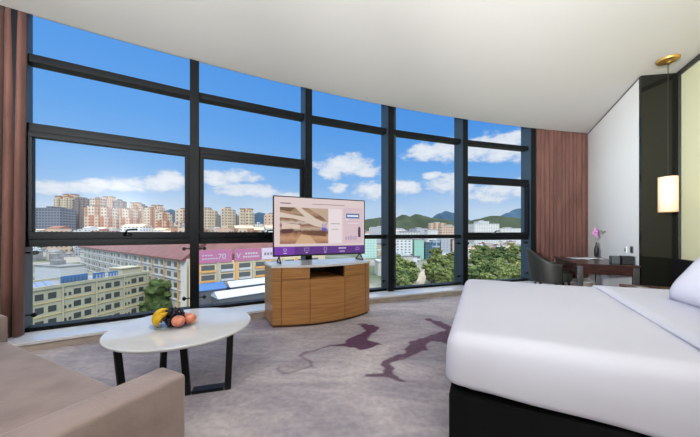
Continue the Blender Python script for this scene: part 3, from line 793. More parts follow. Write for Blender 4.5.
def build_nightstand():
    # wooden bedside unit between the bed and the alcove end
    o = BO
    root = empty('nightstand', uv(o, 2.02, .6, 0), 'dark walnut bedside unit beyond the bed under the pendant lamp', 'nightstand')
    Mx = frame(o, V, U)
    mb = MB(Mx); mb.box(1.60, 2.42, .12, 1.12, .46, .50); obj('top', mb, M['brown_wood'], root, bevel=.004)
    mb = MB(Mx); mb.box(1.64, 2.40, .15, 1.09, .06, .46); obj('body', mb, M['dark_wood'], root)
    for k in range(2):
        mb = MB(Mx); mb.box(1.622, 1.639, .16, 1.08, .08+.19*k, .255+.19*k); d = obj('drawer', mb, M['dark_wood'], root, bevel=.002, seg=1)
        mb = MB(Mx); mb.box(1.605, 1.622, .52, .72, .16+.19*k, .172+.19*k); obj('handle', mb, M['chrome'], d)
    # things on it
    p = at(643.5, 287.3, .505)
    mb = MB(frame(Vector((p.x,p.y,0)), V, U)); mb.box(-.05,.05,-.035,.035,.501,.504)
    tag(recenter(obj('card', mb, M['plastic_w'])), 'small white card lying at the edge of the bedside unit', 'card')
    p = at(655, 290, .53); c = Vector((p.x,p.y,0))
    M['pale_blue'] = mat('pale_blue_paper', srgb(150,176,196), .5)
    rt = empty('folder', (p.x,p.y,.501), 'black folder with a pale blue page edge on the bedside unit', 'folder')
    Mf = frame(c, V, U) @ Matrix.Rotation(R_(25),4,'Z')
    mb = MB(Mf); mb.box(-.16,.16,-.11,.11,.501,.512); mb.box(-.16,.16,-.11,.11,.526,.532); obj('cover', mb, M['black'], rt)
    mb = MB(Mf); mb.box(-.155,.155,-.105,.105,.5125,.5255); obj('pages', mb, M['pale_blue'], rt)

def build_desk():
    NL = at(577, 263.5, .66); NL.z = 0
    Mx = frame(NL, V, U); zt = .66; Wd, Ld = .735, 1.38
    Ld = 1.44
    Wd = .69
    root = empty('desk', NL+V*Wd/2+U*Ld/2, 'dark espresso writing desk with steel legs against the white wall', 'desk')
    mb = MB(Mx); mb.box(0, Wd, 0, Ld, zt-.03, zt); obj('desktop', mb, M['dark_wood'], root, bevel=.003, seg=1)
    mb = MB(Mx); mb.box(.07, Wd-.07, .015, .035, zt-.145, zt-.031); mb.box(.015, .035, .07, Ld-.07, zt-.145, zt-.031)
    mb.box(Wd-.035, Wd-.015, .07, Ld-.07, zt-.145, zt-.031); mb.box(.07, Wd-.07, Ld-.035, Ld-.015, zt-.145, zt-.031)
    obj('apron', mb, M['dark_wood'], root)
    for x in (.01, Wd-.075):
        for y in (.01, Ld-.06):
            mb = MB(Mx); mb.box(x, x+.065, y, y+.05, 0, zt-.0305); obj('leg', mb, M['chrome'], root, bevel=.003, seg=1)
    # magazine
    p = at(584, 258.2, zt+.01)
    M['paper'] = mat('glossy_paper', srgb(222,222,226), .3, var=((9,9,9), srgb(150,160,180), .5, .62))
    Mg = frame(Vector((p.x,p.y,zt)), V, U) @ Matrix.Rotation(R_(12),4,'Z')
    rt = empty('magazine', (p.x,p.y,zt), 'open glossy magazine lying on the dark desk', 'magazine')
    for s in (-1, 1):
        P = [[(s*.21*i/8, -.15+.3*j, .003+.016*math.sin(min(1,i/8*1.5)*math.pi/1.35)*.8) for j in (0,1)] for i in range(9)]
        mb = MB(Mg); mb.grid(P); o = obj('page_block', mb, M['paper'], rt, smooth=True, fix=False)
        sd = o.modifiers.new('s','SOLIDIFY'); sd.thickness = .003
    # black box with tray
    p = at(622.5, 264.3, zt); c = Vector((p.x, p.y, 0))
    rt = empty('tissue_box', (p.x+.02,p.y,zt), 'black leather tissue box at the near end of the desk', 'box')
    Mt = frame(c, V, U)
    mb = MB(Mt); mb.box(.0, .13, .0, .12, zt+.001, zt+.115); obj('box_body', mb, M['black'], rt, bevel=.004)
    mb = MB(Mt); mb.box(.03, .10, .045, .075, zt+.1155, zt+.118); obj('slot', mb, M['plastic_g'], rt)
    rt = tag(recenter(obj('stationery_holder', MB(Mt).box(-.10,-.012,.04,.15,zt+.001,zt+.11), M['plastic_g'], bevel=.004)), 'dark grey square holder beside the tissue box on the desk', 'holder')
    # vase with orchid
    p = at(596.5, 257, zt); c = Vector((p.x, p.y, zt))
    d_ = p.y/F
    rt = empty('vase', c, 'slim black bottle vase on the desk by the wall', 'vase')
    hv = 15*d_
    mb = MB(); mb.lathe([(.022,.0),(.034,.006),(.036,hv*.5),(.026,hv*.68),(.013,hv*.8),(.012,hv*.96),(.015,hv)], c, 24); obj('vase_body', mb, M['black'], rt, smooth=True)
    M['orchid'] = mat('magenta_petals', srgb(196,130,188), .6); M['orchid_c'] = mat('orchid_centre', srgb(150,50,120), .6); M['twig'] = mat('green_twig', srgb(84,92,62), .7)
    M['shadow_bud'] = mat('grey_shadow_bud', srgb(120,110,112), .6)
    rt = empty('orchid_stem', c+Vector((0,0,.03)), 'orchid spray with pink blossoms and grey shadow beads in the black vase', 'flower')
    top = c+Vector((-.02,0,hv+.04)); k1 = c+Vector((-.03,-.01,hv+.17)); k2 = c+Vector((.12,0.02,hv+.19))
    mb = MB(); mb.tube([c+Vector((0,0,.03)), c+Vector((0,0,hv)), top, c+Vector((-.012,0,hv+.12)), c+Vector((.03,.0,hv+.20)), k2], .004, 6); obj('stem', mb, M['twig'], rt)
    for bx, bz, s in ((-.055,.17,1.0),(-.01,.12,.85),(-.035,.235,.8),(-.015,.18,.8)):
        bc = c+Vector((bx,-.02,hv+bz))
        mb = MB()
        for k in range(5):
            a = R_(90+72*k); mb.ball(bc+Vector((math.cos(a)*.024*s, 0, math.sin(a)*.024*s)), .020*s, 2, (.8,.25,1))
        f = obj('blossom', mb, M['orchid'], rt, smooth=True)
        mb = MB(); mb.ball(bc+Vector((0,-.01,0)), .010*s, 1); obj('centre', mb, M['orchid_c'], f)
    for bx, bz in ((.09,.2),(.125,.185),(.16,.19),(.11,.165)):  # grey beads standing in for the orchid's shadow on the wall
        mb = MB(); mb.ball(c+Vector((bx,0,hv+bz)), .017, 2, (1,.8,1)); obj('shadow_bud', mb, M['shadow_bud'], rt, smooth=True)
    # wall plates
    for px, m_, lab in ((626, 'plastic_w', 'white switch plate on the white wall above the desk'), (632.2, 'plastic_g', 'dark grey socket plate on the white wall near its corner')):
        # on the wall plane WN + s U
        r = Vector(((px-350)/F, 1, 0)); 
        # solve r*t = WN + s U
        det = r.x*(-UW.y) - (-UW.x)*r.y
        t = (WN.x*(-UW.y)-(-UW.x)*WN.y)/det
        c = r*t; z = H-(250-HY)/F*t
        rt = empty('wall_switch', (c.x,c.y,z-.045), lab, 'switch' if px < 630 else 'socket')
        mb = MB(frame(Vector((c.x,c.y,z)), VW, UW)); mb.box(-.010,-.0005,-.043,.043,-.045,.055); obj('plate', mb, M[m_], rt, bevel=.002, seg=1)
        mb = MB(frame(Vector((c.x,c.y,z)), VW, UW)); mb.box(-.013,-.0101,-.018,.018,-.02,.025); obj('rocker', mb, M['plastic_g' if px < 630 else 'black'], rt)

def build_chair():
    NL = at(577, 263.5, .66); NL.z = 0
    c = NL + U*.80 - V*.15
    root = empty('armchair', c, 'dark green leather desk chair with curved back beside the writing desk', 'chair')
    ya = V; xa = -U        # local y = facing direction (towards the desk)
    Mx = frame(c, xa, ya)
    # seat pad
    P = []
    mb = MB(Mx)
    pts = [(.27*math.copysign(abs(math.cos(a))**.55, math.cos(a)), .26*math.copysign(abs(math.sin(a))**.55, math.sin(a))) for a in [2*math.pi*i/32 for i in range(32)]]
    mb.prism(pts, .30, .455); obj('seat', mb, M['leather'], root, bevel=.03, seg=4)
    # wrap-around back: a curved shell, high at the back and sweeping down to the arms
    rows = []; n = 28
    for i in range(n+1):
        a = R_(-180-18 + 216*i/n)       # from one arm around the back to the other
        bk = max(0, -math.sin(a))
        hgt = .60+.24*bk**1.6
        rx, ry = .30, .29
        col_ = []
        for j in range(9):
            f = j/8; z = .27+(hgt-.27)*f; fl_ = 1+.10*f*bk+.03*f
            col_.append((rx*fl_*math.cos(a), ry*fl_*math.sin(a)-.03*f*bk, z))
        rows.append(col_)
    mb = MB(Mx); mb.grid(rows); o = obj('backrest', mb, M['leather'], root, smooth=True, fix=True)
    s = o.modifiers.new('s','SOLIDIFY'); s.thickness = .045; s.offset = 0
    b = o.modifiers.new('b','BEVEL'); b.width = .018; b.segments = 3; b.limit_method = 'ANGLE'; b.angle_limit = R_(50)
    for sx in (-1,1):
        for sy in (-1,1):
            mb = MB(Mx); mb.tube([(sx*.24,sy*.23,0),(sx*.20,sy*.19,.30)], [.012,.02], 10); obj('leg', mb, M['dark_wood'], root, smooth=True)

def build_pendant():
    c = Vector(((668-350)/F*3.49, 3.49, CZ)); 
    root = empty('pendant_lamp', c, 'hanging lamp with lit cream cylinder shade and round brass ceiling plate', 'lamp')
    mb = MB(); mb.lathe([(.105,-.001),(.105,-.018),(.096,-.030),(.03,-.034),(.012,-.05)], c, 40); obj('ceiling_plate', mb, M['gold'], root, smooth=False, bevel=.002, seg=1)
    z1 = H+56*3.49/F; z0 = H+21*3.49/F; r = .108*.78
    mb = MB(); mb.tube([c+Vector((0,0,-.05)), Vector((c.x,c.y,z1-.03))], .004, 8); obj('cord', mb, M['black'], root)
    m = bpy.data.materials.new('lit_fabric_shade'); m.use_nodes = True; b = m.node_tree.nodes['Principled BSDF']
    b.inputs['Base Color'].default_value = srgb(236,206,176); b.inputs['Emission Color'].default_value = srgb(255,196,136); b.inputs['Emission Strength'].default_value = .30
    mb = MB(); P = []
    for i in range(49):
        a = 2*math.pi*i/48; P.append([(c.x+r*math.cos(a), c.y+r*math.sin(a), z) for z in (z0, (z0+z1)/2, z1)])
    mb.grid(P); o = obj('lamp_shade', mb, m, root, smooth=True, fix=False); s = o.modifiers.new('s','SOLIDIFY'); s.thickness = .003
    mb = MB(); 
    for k in range(3):
        a = R_(120*k+30); mb.tube([(c.x,c.y,z1-.03),(c.x+(r-.002)*math.cos(a), c.y+(r-.002)*math.sin(a), z1-.03)], .003, 6)
    obj('shade_frame', mb, M['gold'], root)
    mb = MB(); mb.lathe([(.012,-.04),(.016,-.06),(.04,-.10),(.045,-.13),(.03,-.165),(.01,-.175)], (c.x,c.y,z1), 20); obj('bulb', mb, emis('warm_bulb', srgb(255,220,170), 3), root, smooth=True)
    l = bpy.data.lights.new('pendant_light', 'POINT'); l.energy = 1.3; l.color = (1,.74,.46); l.shadow_soft_size = .05
    lo = bpy.data.objects.new('pendant_light', l); COL.objects.link(lo); lo.location = Vector((0,0,(z0+z1)/2-.08-c.z)); lo.parent = root

# ---- unseen fill lamps, added behind the camera to brighten the room
def build_fill_lamps():
    M['diffuser'] = emis('fill_light_diffuser', srgb(255,244,228), 1.5)
    M['lampshade'] = emis('linen_lampshade', srgb(255,240,220), 1.0)
    spots = [(-1.9,-.9),(.5,-1.2),(2.6,-1.6)]  # added ceiling fittings that fill the room with light
    labs = ['added round ceiling fill light on the left behind the sofa','added round ceiling fill light in the middle of the ceiling behind the bed foot','added round ceiling fill light above the near side of the bed']
    for k, (x, y) in enumerate(spots):
        root = empty('fill_ceiling_light', (x,y,CZ), labs[k], 'ceiling light', 'added round ceiling fill lights')
        mb = MB(); mb.lathe([(.32,-.001),(.32,-.05),(.30,-.05)], (x,y,CZ), 48); obj('rim', mb, M['plastic_w'], root)
        mb = MB(); mb.lathe([(.295,-.051),(.27,-.075),(.15,-.09),(.01,-.095)], (x,y,CZ), 48); obj('diffuser', mb, M['diffuser'], root, smooth=True)
        l = bpy.data.lights.new('fill_ceiling_lamp', 'AREA'); l.shape = 'DISK'; l.size = .56; l.energy = [46,22,20][k]; l.color = (1,.98,.96)
        lo = bpy.data.objects.new('fill_ceiling_lamp', l); COL.objects.link(lo); lo.location = (0,0,-.105); lo.parent = root
    up = [(-2.6,-1.9),(-.9,-2.3),(1.0,-2.7),(.2,-3.15)]  # added uplighters aimed to brighten ceiling, white wall and left curtain
    labs = ['added black fill uplighter on the left behind the sofa','added black fill uplighter in the middle of the back of the room','added black fill uplighter on the right at the back of the room','added black fill uplighter closest to the back wall']
    for k, (x, y) in enumerate(up):
        root = empty('fill_floor_lamp', (x,y,0), labs[k], 'floor lamp', 'added fill uplighters')
        mb = MB(); mb.lathe([(.15,0),(.15,.015),(.02,.025)], (x,y,0), 32); obj('base', mb, M['black_metal'], root)
        mb = MB(); mb.tube([(x,y,.02),(x,y,1.72)], .012, 10); obj('pole', mb, M['black_metal'], root)
        tgt = [(5.0,5.3,2.25),(.6,5.0,4.9),(3.0,5.5,5.2),(-3.4,3.0,2.7)][k]; aim = (Vector(tgt)-Vector((x,y,1.76))); aim.normalize()
        q_ = aim.to_track_quat('Z', 'Y').to_matrix().to_4x4(); T = Matrix.Translation((x,y,1.76)) @ q_
        mb = MB(T); mb.lathe([(.03,-.05),(.13,.0),(.25,.07),(.27,.12),(.265,.12),(.24,.075),(.12,.01),(.02,-.03)], (0,0,0), 32); obj('reflector', mb, M['black_metal'], root, smooth=True)
        l = bpy.data.lights.new('fill_floor_light', 'AREA'); l.shape = 'DISK'; l.size = .46; l.energy = [62,84,34,46][k]; l.color = (.95,.98,1); l.spread = R_([37,66,64,44][k])
        lo = bpy.data.objects.new('fill_floor_light', l); COL.objects.link(lo); lo.location = Vector((0,0,1.76))+aim*.10; lo.rotation_euler = (-aim).to_track_quat('Z', 'Y').to_euler(); lo.parent = root

# ------------------------------------------------------------------ the city outside
ZG = H-34.0        # street level, eleven floors down
def eat(px, d, z=None, py=None):
    return Vector(((px-350)/F*d, d, z if z is not None else H-(py-HY)/F*d))

def facade_mat(name, wall, win, su, sv, fu=.55, fv=.5, wall2=None, band=0):
    """plaster wall with rows of windows: su/sv window pitch in metres"""
    m = bpy.data.materials.new(name); m.use_nodes = True; nt = m.node_tree; b = nt.nodes['Principled BSDF']
    b.inputs['Roughness'].default_value = .8; b.inputs['Specular IOR Level'].default_value = .2
    tc = nt.nodes.new('ShaderNodeTexCoord'); sp = nt.nodes.new('ShaderNodeSeparateXYZ'); nt.links.new(tc.outputs['Object'], sp.inputs[0])
    def mth(op, a, b_=None):
        n = nt.nodes.new('ShaderNodeMath'); n.operation = op
        for i, v in enumerate((a, b_)):
            if v is None: continue
            if isinstance(v, (int, float)): n.inputs[i].default_value = v
            else: nt.links.new(v, n.inputs[i])
        return n.outputs[0]
    u = mth('FRACT', mth('DIVIDE', mth('ADD', sp.outputs[0], sp.outputs[1]), su)); v = mth('FRACT', mth('DIVIDE', sp.outputs[2], sv))
    w = mth('MULTIPLY', mth('LESS_THAN', mth('ABSOLUTE', mth('SUBTRACT', u, .5)), fu/2), mth('LESS_THAN', mth('ABSOLUTE', mth('SUBTRACT', v, .5)), fv/2))
    nrm = nt.nodes.new('ShaderNodeSeparateXYZ'); nt.links.new(tc.outputs['Normal'], nrm.inputs[0])
    w = mth('MULTIPLY', w, mth('LESS_THAN', mth('ABSOLUTE', nrm.outputs[2]), .5))
    mx = nt.nodes.new('ShaderNodeMix'); mx.data_type = 'RGBA'; nt.links.new(w, mx.inputs[0]); mx.inputs[6].default_value = wall; mx.inputs[7].default_value = win
    if wall2:
        u2 = mth('FRACT', mth('DIVIDE', mth('ADD', sp.outputs[0], sp.outputs[1]), band or su*3))
        m2 = nt.nodes.new('ShaderNodeMix'); m2.data_type = 'RGBA'; nt.links.new(mth('LESS_THAN', u2, .5), m2.inputs[0])
        m2.inputs[6].default_value = wall; m2.inputs[7].default_value = wall2; nt.links.new(m2.outputs[2], mx.inputs[6])
    nt.links.new(mx.outputs[2], b.inputs['Base Color'])
    return m

def ext_materials():
    gl = srgb(78,84,92)
    M['f_grey'] = facade_mat('grey_facade', srgb(128,132,140), srgb(84,90,102), 6.8, 6.4, .62, .5)
    M['f_beige'] = facade_mat('beige_facade', srgb(196,178,156), srgb(112,104,100), 6.6, 6.4, .5, .45, srgb(206,190,160), 20)
    M['f_brown'] = facade_mat('brown_grey_facade', srgb(140,128,120), srgb(88,84,88), 6.6, 6.4, .5, .5, srgb(112,104,102), 13)
    M['f_orange'] = facade_mat('orange_tile_facade', srgb(186,122,90), srgb(134,96,82), 6.6, 6.4, .42, .45, srgb(206,184,160), 19.8)
    M['f_cream'] = facade_mat('cream_facade', srgb(212,196,172), srgb(120,108,100), 6.4, 6.4, .5, .45, srgb(186,138,108), 26)
    M['f_peach'] = facade_mat('peach_facade', srgb(212,184,160), srgb(126,106,98), 6.6, 6.4, .45, .45)
    M['f_white'] = facade_mat('white_facade', srgb(230,228,220), srgb(130,132,136), 5, 3.6, .5, .45)
    M['f_green'] = facade_mat('mint_facade', srgb(164,206,184), srgb(140,184,166), 4, 3.6, .3, .3)
    M['f_palegreen'] = facade_mat('pale_mint_facade', srgb(196,222,206), srgb(150,182,170), 4, 3.6, .4, .4)
    M['f_glass'] = facade_mat('teal_glass_facade', srgb(92,120,128), srgb(70,94,106), 3, 3.6, .8, .7)
    M['f_glass2'] = facade_mat('blue_glass_facade', srgb(176,190,198), srgb(84,108,126), 6, 7, .75, .7)
    M['f_lgrey'] = facade_mat('light_grey_facade', srgb(186,186,188), srgb(150,152,156), 5, 3.6, .4, .4)
    M['x_white'] = mat('painted_white_roof', srgb(196,196,194), .7); M['x_grey'] = mat('concrete_grey', srgb(150,148,144), .9, var=((.2,.2,.2), srgb(122,120,118), .4, .7))
    M['x_dgrey'] = mat('dark_roofing', srgb(98,98,102), .9); M['x_red'] = mat('red_metal_roof', srgb(132,86,76), .8, var=((.3,.3,.3), srgb(112,72,64), .4, .7))
    M['x_tan'] = mat('tan_render', srgb(206,182,152), .9); M['x_cream'] = mat('cream_render', srgb(186,176,146), .85); M['x_blue'] = mat('blue_sheet_metal', srgb(70,112,158), .6)
    M['x_yellow'] = mat('pale_yellow_render', srgb(178,172,142), .85, var=((.25,.25,.25), srgb(160,154,128), .45, .75))
    M['x_win'] = mat('dark_window_glass', srgb(66,68,66), .3); M['x_band'] = mat('ochre_band', srgb(200,176,118), .85)
    M['x_winw'] = mat('grey_window_glass', srgb(92,94,92), .3); M['x_pink'] = mat('magenta_sign', srgb(186,112,142), .6); M['x_orange'] = mat('orange_render', srgb(224,166,96), .85)
    M['x_terra'] = mat('terracotta_tiles', srgb(150,100,82), .8); M['x_lilac'] = mat('pale_sign', srgb(218,196,204), .6)
    M['leaf'] = leaf_mat('tree_foliage', srgb(84,98,52), srgb(134,138,82)); M['leaf_d'] = leaf_mat('dark_tree_foliage', srgb(58,76,42), srgb(96,108,62))
    M['bark'] = mat('tree_bark', srgb(92,78,62), .9)
    M['hillg'] = leaf_mat('wooded_hill', srgb(48,58,42), srgb(64,72,54), .006); M['hill_haze'] = leaf_mat('haze_blue_mountain', srgb(58,80,96), srgb(68,92,106), .002)  # the mountain's bluish base colour has distance haze painted in
    M['road'] = mat('dusty_road', srgb(196,176,150), .9); M['path'] = mat('yellow_path', srgb(206,186,84), .9)

def leaf_mat(name, a, b_, sc=1.1):
    m = bpy.data.materials.new(name); m.use_nodes = True; nt = m.node_tree; b = nt.nodes['Principled BSDF']; b.inputs['Roughness'].default_value = .9; b.inputs['Specular IOR Level'].default_value = .1
    tc = nt.nodes.new('ShaderNodeTexCoord'); n = nt.nodes.new('ShaderNodeTexNoise'); n.inputs['Scale'].default_value = sc; n.inputs['Detail'].default_value = 6
    r = nt.nodes.new('ShaderNodeValToRGB'); r.color_ramp.elements[0].position = .38; r.color_ramp.elements[0].color = a; r.color_ramp.elements[1].position = .62; r.color_ramp.elements[1].color = b_
    oi = nt.nodes.new('ShaderNodeObjectInfo'); hs = nt.nodes.new('ShaderNodeHueSaturation')
    mr = nt.nodes.new('ShaderNodeMapRange'); mr.inputs['To Min'].default_value = .8; mr.inputs['To Max'].default_value = 1.2
    nt.links.new(oi.outputs['Random'], mr.inputs['Value']); nt.links.new(mr.outputs[0], hs.inputs['Value'])
    nt.links.new(tc.outputs['Object'], n.inputs['Vector']); nt.links.new(n.outputs[0], r.inputs[0]); nt.links.new(r.outputs[0], hs.inputs['Color']); nt.links.new(hs.outputs[0], b.inputs['Base Color'])
    return m

def build_ground():
    m = bpy.data.materials.new('city_ground'); m.use_nodes = True; nt = m.node_tree; b = nt.nodes['Principled BSDF']; b.inputs['Roughness'].default_value = .95
    tc = nt.nodes.new('ShaderNodeTexCoord'); n = nt.nodes.new('ShaderNodeTexNoise'); n.inputs['Scale'].default_value = .02; n.inputs['Detail'].default_value = 7
    r = nt.nodes.new('ShaderNodeValToRGB'); e = r.color_ramp.elements
    e[0].position = .38; e[0].color = srgb(84,96,62); e[1].position = .62; e[1].color = srgb(156,148,132); x = e.new(.5); x.color = srgb(112,112,90)
    nt.links.new(tc.outputs['Object'], n.inputs['Vector']); nt.links.new(n.outputs[0], r.inputs[0]); nt.links.new(r.outputs[0], b.inputs['Base Color'])
    mb = MB(); mb.box(-7000, 7000, 20, 9000, ZG-1, ZG)
    tag(obj('ground', mb, m), kind='structure')

def hills():
    def ridge(name, d, prof, m, wid, label, seed):
        x0 = min(p[0] for p in prof); x1 = max(p[0] for p in prof)
        n = 90; rows = []
        for j in range(15):
            v = -1+2*j/14; row = []
            for i in range(n+1):
                px = x0+(x1-x0)*i/n
                # interpolated ridge line height
                for k in range(len(prof)-1):
                    if prof[k][0] <= px <= prof[k+1][0]:
                        f = (px-prof[k][0])/(prof[k+1][0]-prof[k][0]); f = f*f*(3-2*f); y = prof[k][1]*(1-f)+prof[k+1][1]*f; break
                hgt = (HY-y)/F*d + 34
                X = (px-350)/F*d; Y = d+v*wid
                z = hgt*math.cos(v*math.pi/2)**1.3*(1+.10*mnoise.noise(Vector((X*.004, Y*.004, seed)))*min(1, abs(v)*3)) 
                row.append((X, Y, ZG-2+max(0, z)))
            rows.append(row)
        mb = MB(); mb.grid(rows); o = obj(name, mb, m, smooth=True); recenter(o); tag(o, label, name)
    ridge('hill', 2600, [(355,236),(362,220),(370,218.5),(382,217),(394,218),(403,214.3),(409,216.5),(416,213.8),(423,215.5),(430,217.5),(440,219),(452,221),(466,222),(480,218.5),(492,215.5),(504,216.5),(518,218),(534,217),(560,222),(590,236)], M['hillg'], 500, 'long olive green range of low hills beyond the city on the right', 3)
    ridge('mountain', 5200, [(418,236),(430,219),(440,213),(446,210.8),(452,212.5),(462,217),(470,221),(480,236)], M['hill_haze'], 700, 'bluish peak rising behind the green hills left of the last wide mullion', 5)
    ridge('mountain', 5200, [(486,236),(498,217),(508,212.5),(518,208.5),(526,207),(540,211),(560,219),(580,236)], M['hill_haze'], 700, 'bluish peak at the far right next to the brown curtain', 6)
    ridge('mountain', 3600, [(150,236),(158,216),(165,210.5),(171,209),(179,212),(190,217),(204,224),(215,236)], M['hill_haze'], 400, 'blue ridge behind the orange towers on the left', 7)
    ridge('hill', 2400, [(246,236),(250,218),(254,213.5),(259,212),(265,213),(272,218),(282,236)], M['hill_haze'], 200, 'dark blue wooded hill between the towers left of the television', 8)

OCC = []
def free(c, r):
    if any((c.x-x)**2+(c.y-y)**2 < (r+q)**2 for x, y, q in OCC): return False
    OCC.append((c.x, c.y, r)); return True

def tower(px0, px1, ytop, d, m, label, style=0, yaw=0.0, dep=None):
    w = (px1-px0)/F*d; cx = (px0+px1)/2; c = eat(cx, d, ZG); top = H+(HY-ytop)/F*d; hgt = top-ZG; dp = dep or w*.8
    OCC.append((c.x, c.y+dp/2, .62*max(w, dp)))
    root = empty('apartment_tower', c, label, 'tower', None, None)
    Mx = Matrix.Translation(c) @ Matrix.Rotation(yaw, 4, 'Z')
    def part(nme, x0, x1, y0, y1, z0, z1, mm):
        mb = MB(Mx); mb.box(x0*w, x1*w, y0*dp, y1*dp, z0, z1); return obj(nme, mb, mm, root)
    cap = 3.2
    if m is M['f_orange'] and style:
        full = part
        def part(nme, x0, x1, y0, y1, z0, z1, mm):
            if mm is m and z0 == 0:
                full(nme, x0, x1, y0, y1, 0, z1*.80, mm); full('upper_wall', x0, x1, y0, y1, z1*.80, z1, M['f_cream'])
            else: full(nme, x0, x1, y0, y1, z0, z1, mm)
    if style == 0:      # slab with end cores
        part('wall', -.5, .5, 0, 1, 0, hgt-4, m); part('stair_core', -.12, .12, .1, .9, hgt-4, hgt, m)
        part('parapet', -.51, .51, -.02, 1.02, hgt-4.8, hgt-4, M['x_grey'])
    elif style == 1:    # three stepped bays
        part('wall', -.5, -.2, .06, 1, 0, hgt-5, m); part('bay', -.2, .2, -.08, .95, 0, hgt-2.5, m); part('wall', .2, .5, .06, 1, 0, hgt-6, m)
        part('penthouse', -.14, .14, .1, .7, hgt-2.5, hgt, M['x_tan']); part('penthouse', -.45, -.26, .2, .8, hgt-5, hgt-1.5, M['x_tan']); part('roof_cap', -.17, .17, .05, .75, hgt-.8, hgt, M['x_dgrey'])
    elif style == 2:    # twin crowned tower
        part('wall', -.5, .5, .05, 1, 0, hgt-9, m); part('bay', -.38, -.12, -.06, .3, 0, hgt-6, m); part('bay', .12, .38, -.06, .3, 0, hgt-6, m)
        for s in (-.28, .28): 
            part('crown', s-.15, s+.15, .1, .7, hgt-9, hgt-1.5, M['x_tan']); part('roof_cap', s-.18, s+.18, .04, .76, hgt-2, hgt-.8, M['x_terra'])
        part('crown', -.08, .08, .3, .7, hgt-9, hgt, M['x_tan'])
    return root

def lowrise(rnd, px, d, w, dp, h, m, roof, label, group, cat='building'):
    c = eat(px, d, ZG); yaw = rnd.uniform(-.6, .6)
    if not free(c, .5*math.hypot(w, dp)*.95): return None
    root = empty('low_building', c, label, cat, group)
    Mx = Matrix.Translation(c) @ Matrix.Rotation(yaw, 4, 'Z')
    mb = MB(Mx); mb.box(-w/2, w/2, -dp/2, dp/2, 0, h); obj('wall', mb, m, root)
    k = rnd.random()
    mb = MB(Mx)
    if k < .55:
        mb.box(-w/2-.3, w/2+.3, -dp/2-.3, dp/2+.3, h, h+.6); 
        mb.box(-w*.2, w*.05, -dp*.2, dp*.2, h+.6, h+3)
    else:
        a = h; mb.add([(-w/2-.5,-dp/2-.5,a),(w/2+.5,-dp/2-.5,a),(w/2+.5,dp/2+.5,a),(-w/2-.5,dp/2+.5,a),(-w/2-.5,0,a+min(dp*.22,4)),(w/2+.5,0,a+min(dp*.22,4))],
                      [(0,3,2,1),(0,1,5,4),(2,3,4,5),(0,4,3),(1,2,5)])
    obj('roof', mb, roof, root)
    return root

